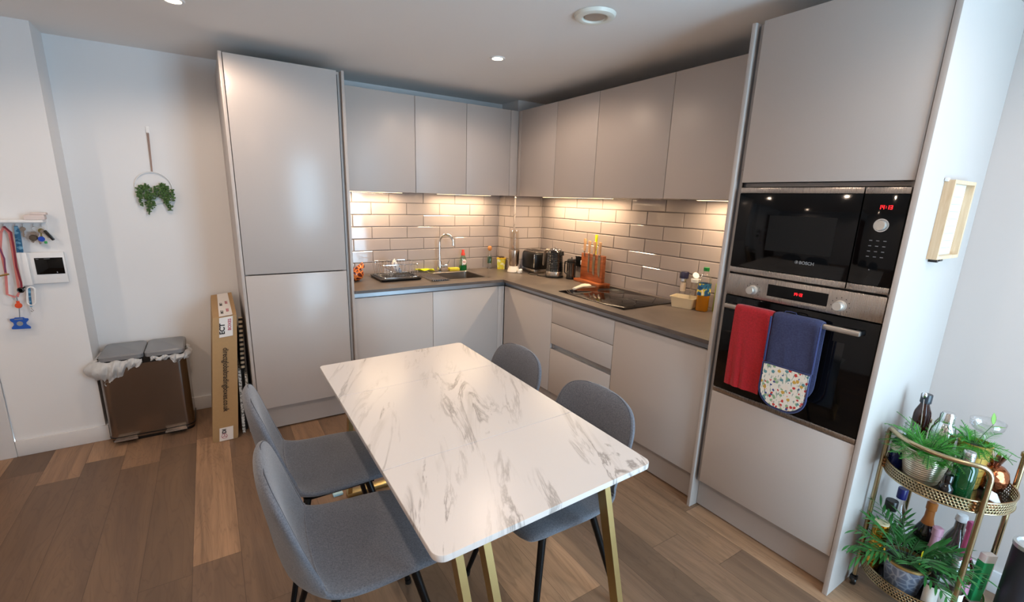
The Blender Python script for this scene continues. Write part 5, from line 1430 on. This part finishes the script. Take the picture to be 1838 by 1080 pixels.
f1, s1 = fern(-.360, -3.432, ZT+.160, 30, .115, 9, .8); finish('fronds', f1, FERN, parent=pf); finish('stems', s1, GREEN, parent=pf)
b = MB(); st = MB(); st.tube([(-.350, -3.428, ZT+.161), (-.33, -3.44, ZT+.20), (-.30, -3.452, ZT+.235)], .0012, 5)
blade_strip(b, (-.30, -3.452, ZT+.235), (.1, .15, 1), .045, .010, .2); blade_strip(b, (-.303, -3.45, ZT+.225), (.5, -.5, .2), .045, .009, .5); blade_strip(b, (-.31, -3.445, ZT+.21), (-.3, .5, .4), .04, .008, .5)
tag(finish('leaf_sprig', b, plain('bright_leaf', '#6f9a3a', .5), mod=solid(.0006), angle=180), 'small broad-leaved green sprig standing in the mustard-gold pot', 'sprig'); finish('stem', st, GREEN, parent=COL.objects['leaf_sprig'])

def bottle(name, label, x, y, z, H, r, glass, cap, capc, lab=None, neck=.012, sh=.62, liquid=None, cat='bottle', caph=.03, foil=False):
    t = thing(name, label, cat, (x, y, z))
    b = MB(); b.lathe([(0, .001), (r*.93, .001), (r, .007), (r, H*sh), (r*.92, H*(sh+.05)), (r*.55, H*(sh+.15)), (neck, H*(sh+.22)), (neck, H-caph*.5), (0, H-caph*.5)], (x, y, z), 28); finish('glass_body', b, glass, parent=t)
    if liquid:
        b = MB(); b.lathe([(0, .004), (r-.003, .006), (r-.003, H*sh*.6), (0, H*sh*.6)], (x, y, z), 24); finish('liquid', b, liquid, parent=t)
    b = MB(); k = neck+.003
    if foil: b.lathe([(r*.60, H*(sh+.13)), (neck+.003, H*(sh+.23)), (neck+.002, H-.035), (neck+.005, H-.032), (neck+.005, H-.004), (neck, H), (0, H)], (x, y, z), 24)
    else: b.lathe([(0, H-caph), (k, H-caph), (k, H-.002), (k-.001, H), (0, H)], (x, y, z), 24)
    finish(cap, b, capc, parent=t)
    if lab:
        m, z0, z1 = lab; b = MB(); b.lathe([(r+.0008, z0), (r+.0008, z1)], (x, y, z), 32, cap=False); finish('label', b, m, parent=t)
    return t
GGREEN = plain('green_bottle_glass', '#0a5a2c', .08, trans=.5, coat=.5); DARKB = plain('dark_bottle_glass', '#0b0d10', .08, coat=.5); BLUEB = plain('cobalt_glass', '#0b1c5c', .08, trans=.3, coat=.5); BROWNB = plain('brown_glass', '#3a150e', .08, trans=.3, coat=.5)
PAPER = plain('label_paper', '#dcd8d0', .6)
bottle('gin_bottle', 'tall green glass bottle with silver cap between the two fern pots', -.508, -3.449, ZT, .185, .032, GGREEN, 'cap', plain('silver_cap', '#cfd3d6', .2, .9), neck=.014, sh=.68)
bottle('blue_bottle', 'cobalt blue bottle with white label on the trolley top, left of the silver pot', -.445, -3.248, ZT, .15, .024, BLUEB, 'cap', plain('silver_cap', '#cfd3d6', .2, .9), (PAPER, .075, .10), sh=.7)
bottle('dark_bottle', 'short black glass bottle at the front rim of the trolley top', -.556, -3.424, ZT, .098, .020, DARKB, 'cap', DARKB, neck=.010, sh=.5)
bottle('liqueur_bottle', 'dark brown bottle with a striped dark cap behind the cocktail shaker', -.320, -3.262, ZT, .285, .027, BROWNB, 'cap', plain('striped_cap', '#2b3138', .3), neck=.015, sh=.70, caph=.035)
bottle('red_bottle', 'squat dark red bottle behind the mustard-gold pot', -.275, -3.320, ZT, .215, .028, plain('ruby_glass', '#5c0f16', .1, trans=.3), 'cap', plain('ruby_cap', '#3a0c10', .3), neck=.015, sh=.78)
cs = thing('cocktail_shaker', 'polished silver cocktail shaker on the trolley top behind the fern', 'shaker', (-.345, -3.340, ZT))
for pn, pr in (('cup', [(0, .001), (.030, .001), (.032, .006), (.040, .13), (.040, .15)]), ('strainer', [(.041, .150), (.038, .175), (.024, .205), (.022, .208)]), ('cap', [(.023, .208), (.022, .238), (.018, .246), (0, .248)])):
    b = MB(); b.lathe(pr, (-.345, -3.340, ZT), 32); finish(pn, b, CHROME, parent=cs)
def glass(label, x, y, z, R_, H, stem=True, M=None, name='wine_glass'):
    b = MB(); pr = [(0, .001), (R_*.8, .001), (R_*.78, .003), (.004, .008), (.0032, H*.42), (.01, H*.46), (R_*.8, H*.62), (R_, H*.8), (R_*.9, H)] if stem else [(0, .001), (R_*.8, .001), (R_, H)]
    b.lathe(pr, (x, y, z), 32, M, cap=False)
    def md(o): m = o.modifiers.new('thickness', 'SOLIDIFY'); m.thickness = .0012
    return tag(finish(name, b, CLEAR, mod=md), label, 'glass')
glass('clear tumbler half hidden by fern fronds between the silver pot and mustard-gold pot', -.430, -3.430, ZT, .026, .15, False, name='highball_glass')
glass('clear straight glass at the back right of the cocktail shaker', -.308, -3.386, ZT, .020, .17, False, name='highball_glass')
glass('clear glass at the back left of the trolley top, against the end panel', -.383, -3.257, ZT, .023, .17, False, name='highball_glass')
# spoon / stirrer
b = MB(); b.tube([(-.375, -3.290, ZT+.05), (-.345, -3.262, ZT+.27)], .0016, 6); b.sphere((-.342, -3.2600, ZT+.285), .009, 1.5, 12)
b2 = b; tag(finish('bar_spoon', b2, CHROME), 'thin steel bar spoon sticking up behind the fern', 'spoon')
b = MB(); b.lathe([(.034, .0012), (.033, .003), (.006, .008), (.0034, .02), (.0032, .175), (.010, .180), (.030, .190), (.047, .208), (.050, .232)], (-.262, -3.432, ZT), 36, cap=False)
def md2(o): m = o.modifiers.new('thickness', 'SOLIDIFY'); m.thickness = .0012
tag(finish('coupe_glass', b, CLEAR, mod=md2), 'tall clear coupe glass at the right end of the trolley top, above the copper tumbler', 'glass')
# copper pineapple
pc = thing('copper_tumbler', 'round copper pineapple-shaped tumbler with metal leaves at the trolley top right', 'tumbler', (-.316, -3.486, ZT))
COP = N('hammered_copper'); _v = COP.n('ShaderNodeTexVoronoi'); COP.l(COP.obj(), _v.inputs['Vector']); _v.inputs['Scale'].default_value = 60; COP.set('#b06a48', .16, 1); COP.bump(_v.outputs['Distance'], .5, .004); COP = COP.m
b = MB(); b.lathe([(0, .001), (.028, .001), (.040, .012), (.048, .035), (.048, .055), (.042, .078), (.030, .092), (.020, .096)], (-.316, -3.486, ZT), 36); finish('body', b, COP, parent=pc)
b = MB()
for k in range(9):
    a = k*2*PI/9; blade_strip(b, (-.316+.012*math.cos(a), -3.486+.012*math.sin(a), ZT+.094), (.35*math.cos(a), .35*math.sin(a), 1), .065 if k % 2 else .05, .008, -.0, 6)
finish('leaves', b, plain('copper_leaf', '#8d6a58', .2, .95), parent=pc, mod=solid(.0008), angle=180)
b = MB(); M = Matrix.Translation((-.440, -3.520, ZT+.030)) @ Matrix.Rotation(.5, 4, 'X') @ Matrix.Rotation(.5, 4, 'Z'); b.box(-.030, -.020, -.0015, .030, .020, .0015, M=M)
tag(finish('paper_card', b, WHITE), 'small white card lying at the front rim of the trolley top', 'card')

# lower tier
pp = thing('potted_palm', 'leafy parlour palm in a blue-grey embossed pot with gold rim, trolley bottom', 'plant', (-.508, -3.368, ZL))
def m_emboss():
    n = N('embossed_blue'); vo = n.n('ShaderNodeTexVoronoi', feature='DISTANCE_TO_EDGE'); n.l(n.obj(), vo.inputs['Vector']); vo.inputs['Scale'].default_value = 38
    n.set(n.ramp(vo.outputs['Distance'], [(0, '#b3bccb'), (.12, '#77839a'), (1, '#6b778f')]), .35, .4); n.bump(vo.outputs['Distance'], .5, .004); return n.m
px_, py_ = -.508, -3.368
b = MB(); b.lathe([(0, .001), (.045, .001), (.050, .006), (.068, .118)], (px_, py_, ZL), 36, cap=False); finish('pot', b, m_emboss(), parent=pp)
b = MB(); b.lathe([(.0685, .116), (.072, .120), (.072, .129), (.067, .131), (.065, .118)], (px_, py_, ZL), 36, cap=False); finish('gold_rim', b, GOLD, parent=pp)
b = MB(); b.lathe([(0, .112), (.066, .112)], (px_, py_, ZL), 24, cap=False); finish('soil', b, SOIL, parent=pp)
rnd = random.Random(21); b = MB(); st = MB()
for i in range(38):
    a = rnd.random()*2*PI; el = rnd.uniform(.35, 1.3); L = rnd.uniform(.10, .20)
    d = Vector((math.cos(a)*math.cos(el), math.sin(a)*math.cos(el), math.sin(el)*.9)).normalized()
    p = Vector((px_+.02*math.cos(a), py_+.02*math.sin(a), ZL+.115)); q = p.copy(); path = [q.copy()]
    for k in range(8):
        q = q+d*(L/8); d = (d-Vector((0, 0, .09))).normalized()
        q.y = min(q.y, -3.21); q.x = min(q.x, -.02); q.z = min(q.z, .52); path.append(q.copy())
    st.tube(path, .0013, 5)
    for k in range(3, 9):
        s = (path[k]-path[k-1]).normalized(); sd = s.cross(Vector((0, 0, 1))).normalized()
        for sg in (-1, 1):
            dr = (sd*sg*.8+s*.9+Vector((0, 0, rnd.uniform(-.2, .25)))).normalized(); ln = rnd.uniform(.045, .075)
            tip = path[k]+dr*ln
            if tip.y > -3.20 or tip.z > .545: continue
            blade_strip(b, path[k], dr, ln, .0042, .5, 5)
finish('palm_leaves', b, PALM, parent=pp, angle=180); finish('stems', st, GREEN, parent=pp)
b = MB(); b.box(-.518, -3.405, ZL+.165, -.502, -3.403, ZL+.190, .001); b.tube([(-.510, -3.404, ZL+.115), (-.510, -3.404, ZL+.166)], .0012, 5)
tag(finish('plant_tag', b, plain('yellow_tag', '#d6c21c', .5)), 'small yellow plant tag stuck in the palm pot', 'tag')
gc = thing('gold_canister', 'tall cylindrical gold canister with grooves at the left of the lower tier', 'canister', (-.505, -3.255, ZL))
b = MB(); prof = [(0, .001), (.023, .001)]
for k in range(5): z = .004+.042*k; prof += [(.026, z), (.026, z+.038), (.0235, z+.040)]
prof += [(.026, .214), (0, .215)]
b.lathe(prof, (-.497, -3.268, ZL), 32); finish('body', b, m_steel('polished_gold', '#cfa043', .15, (1, 1, 1)), parent=gc)
b = MB(); b.lathe([(0, .2155), (.024, .2155), (.024, .220), (0, .2205)], (-.497, -3.268, ZL), 32); finish('lid', b, plain('cream_top', '#d8cba6', .5), parent=gc)
bottle('black_capped_bottle', 'bottle with a wide black cap behind the gold canister', -.415, -3.262, ZL, .285, .034, CLEAR, 'cap', BLACK, neck=.018, sh=.62, caph=.04, liquid=plain('pale_spirit', '#9a948a', .2, trans=.5))
bottle('blue_capped_bottle', 'clear bottle with a dark blue cap at the back left of the lower tier', -.335, -3.268, ZL, .315, .034, CLEAR, 'cap', plain('cap_blue', '#17206a', .3), neck=.014, sh=.6, caph=.045)
bottle('dark_wine_bottle', 'black wine bottle with an orange neck label behind the palm', -.335, -3.362, ZL, .31, .036, DARKB, 'neck_foil', plain('orange_foil', '#a5622a', .35), sh=.55, foil=True)
bottle('pink_prosecco_bottle', 'dark bottle with bright pink foil neck on the lower tier right', -.390, -3.490, ZL, .325, .037, BROWNB, 'neck_foil', plain('pink_foil', '#d0608f', .3, .4), (plain('pink_label', '#c98aa5', .5), .04, .09), sh=.42, foil=True)
bottle('small_pink_bottle', 'small bottle with a pale pink foil top just behind the palm leaves', -.385, -3.405, ZL, .245, .032, BROWNB, 'neck_foil', plain('pale_pink_foil', '#d6a3b8', .35, .3), sh=.45, foil=True)
dc = thing('decanter', 'wide clear decanter with a white stopper at the back of the lower tier', 'decanter', (-.275, -3.440, ZL))
b = MB(); b.lathe([(0, .001), (.045, .001), (.050, .01), (.046, .13), (.030, .19), (.016, .225), (.015, .255), (.019, .26)], (-.285, -3.442, ZL), 32); finish('glass_body', b, SMOKE, parent=dc)
b = MB(); b.lathe([(0, .257), (.016, .258), (.019, .268), (.016, .286), (0, .289)], (-.285, -3.442, ZL), 24); finish('stopper', b, WHITEPL, parent=dc)
bottle('rum_bottle', 'rounded clear bottle with white label at the front of the lower tier', -.470, -3.488, ZL, .21, .040, CLEAR, 'cap', plain('silver_cap', '#cfd3d6', .2, .9), (PAPER, .015, .085), sh=.55, liquid=plain('dark_rum', '#2a1414', .15, trans=.3), neck=.013)
bottle('cream_label_bottle', 'dark bottle with angled cream label between palm pot and rounded bottle', -.535, -3.457, ZL, .15, .020, DARKB, 'cap', BLACK, (PAPER, .02, .10), sh=.5, neck=.010)
gb = thing('green_book', 'slim carton with a bright green printed spine at the right of the lower tier', 'box', (-.372, -3.545, ZL))
M = Matrix.Translation((-.345, -3.536, ZL+.001)) @ Matrix.Rotation(-.55, 4, 'Z') @ Matrix.Rotation(.05, 4, 'Y')
b = MB(); b.box(-.020, -.012, 0, .022, .012, .205, .001, M=M); finish('carton', b, WHITE, parent=gb)
b = MB(); b.box(-.0212, -.0125, .01, -.0202, .0125, .175, M=M); b.box(-.0205, -.0134, .01, .0155, -.0126, .175, M=M); gs_ = finish('green_spine', b, plain('spine_green', '#2fae6a', .5), parent=gb)
b = MB(); rnd = random.Random(4); zz = .06
while zz < .135:
    h_ = rnd.uniform(.003, .007); b.box(-.010, -.0138, zz, .005, -.0134, zz+h_*.6, M=M); zz += h_+rnd.choice((.002, .002, .006))
finish('printed_marks', b, INK, parent=gs_)

b = MB(); b.lathe([(0, .001), (.046, .001), (.048, .006), (.048, .43)], (-.36, -3.635, 0), 36); 
bc = thing('black_cylinder', 'tall black cylinder with a silver top rim at the bottom right frame edge', 'bin', (-.36, -3.635, 0))
finish('body', b, plain('charcoal_shell', '#1d1e26', .45), parent=bc)
b = MB(); b.lathe([(.048, .430), (.050, .432), (.050, .446), (.042, .448), (.036, .440), (0, .438)], (-.36, -3.635, 0), 36); finish('top_rim', b, plain('silver_rim', '#cfcfcf', .3, .7), parent=bc)
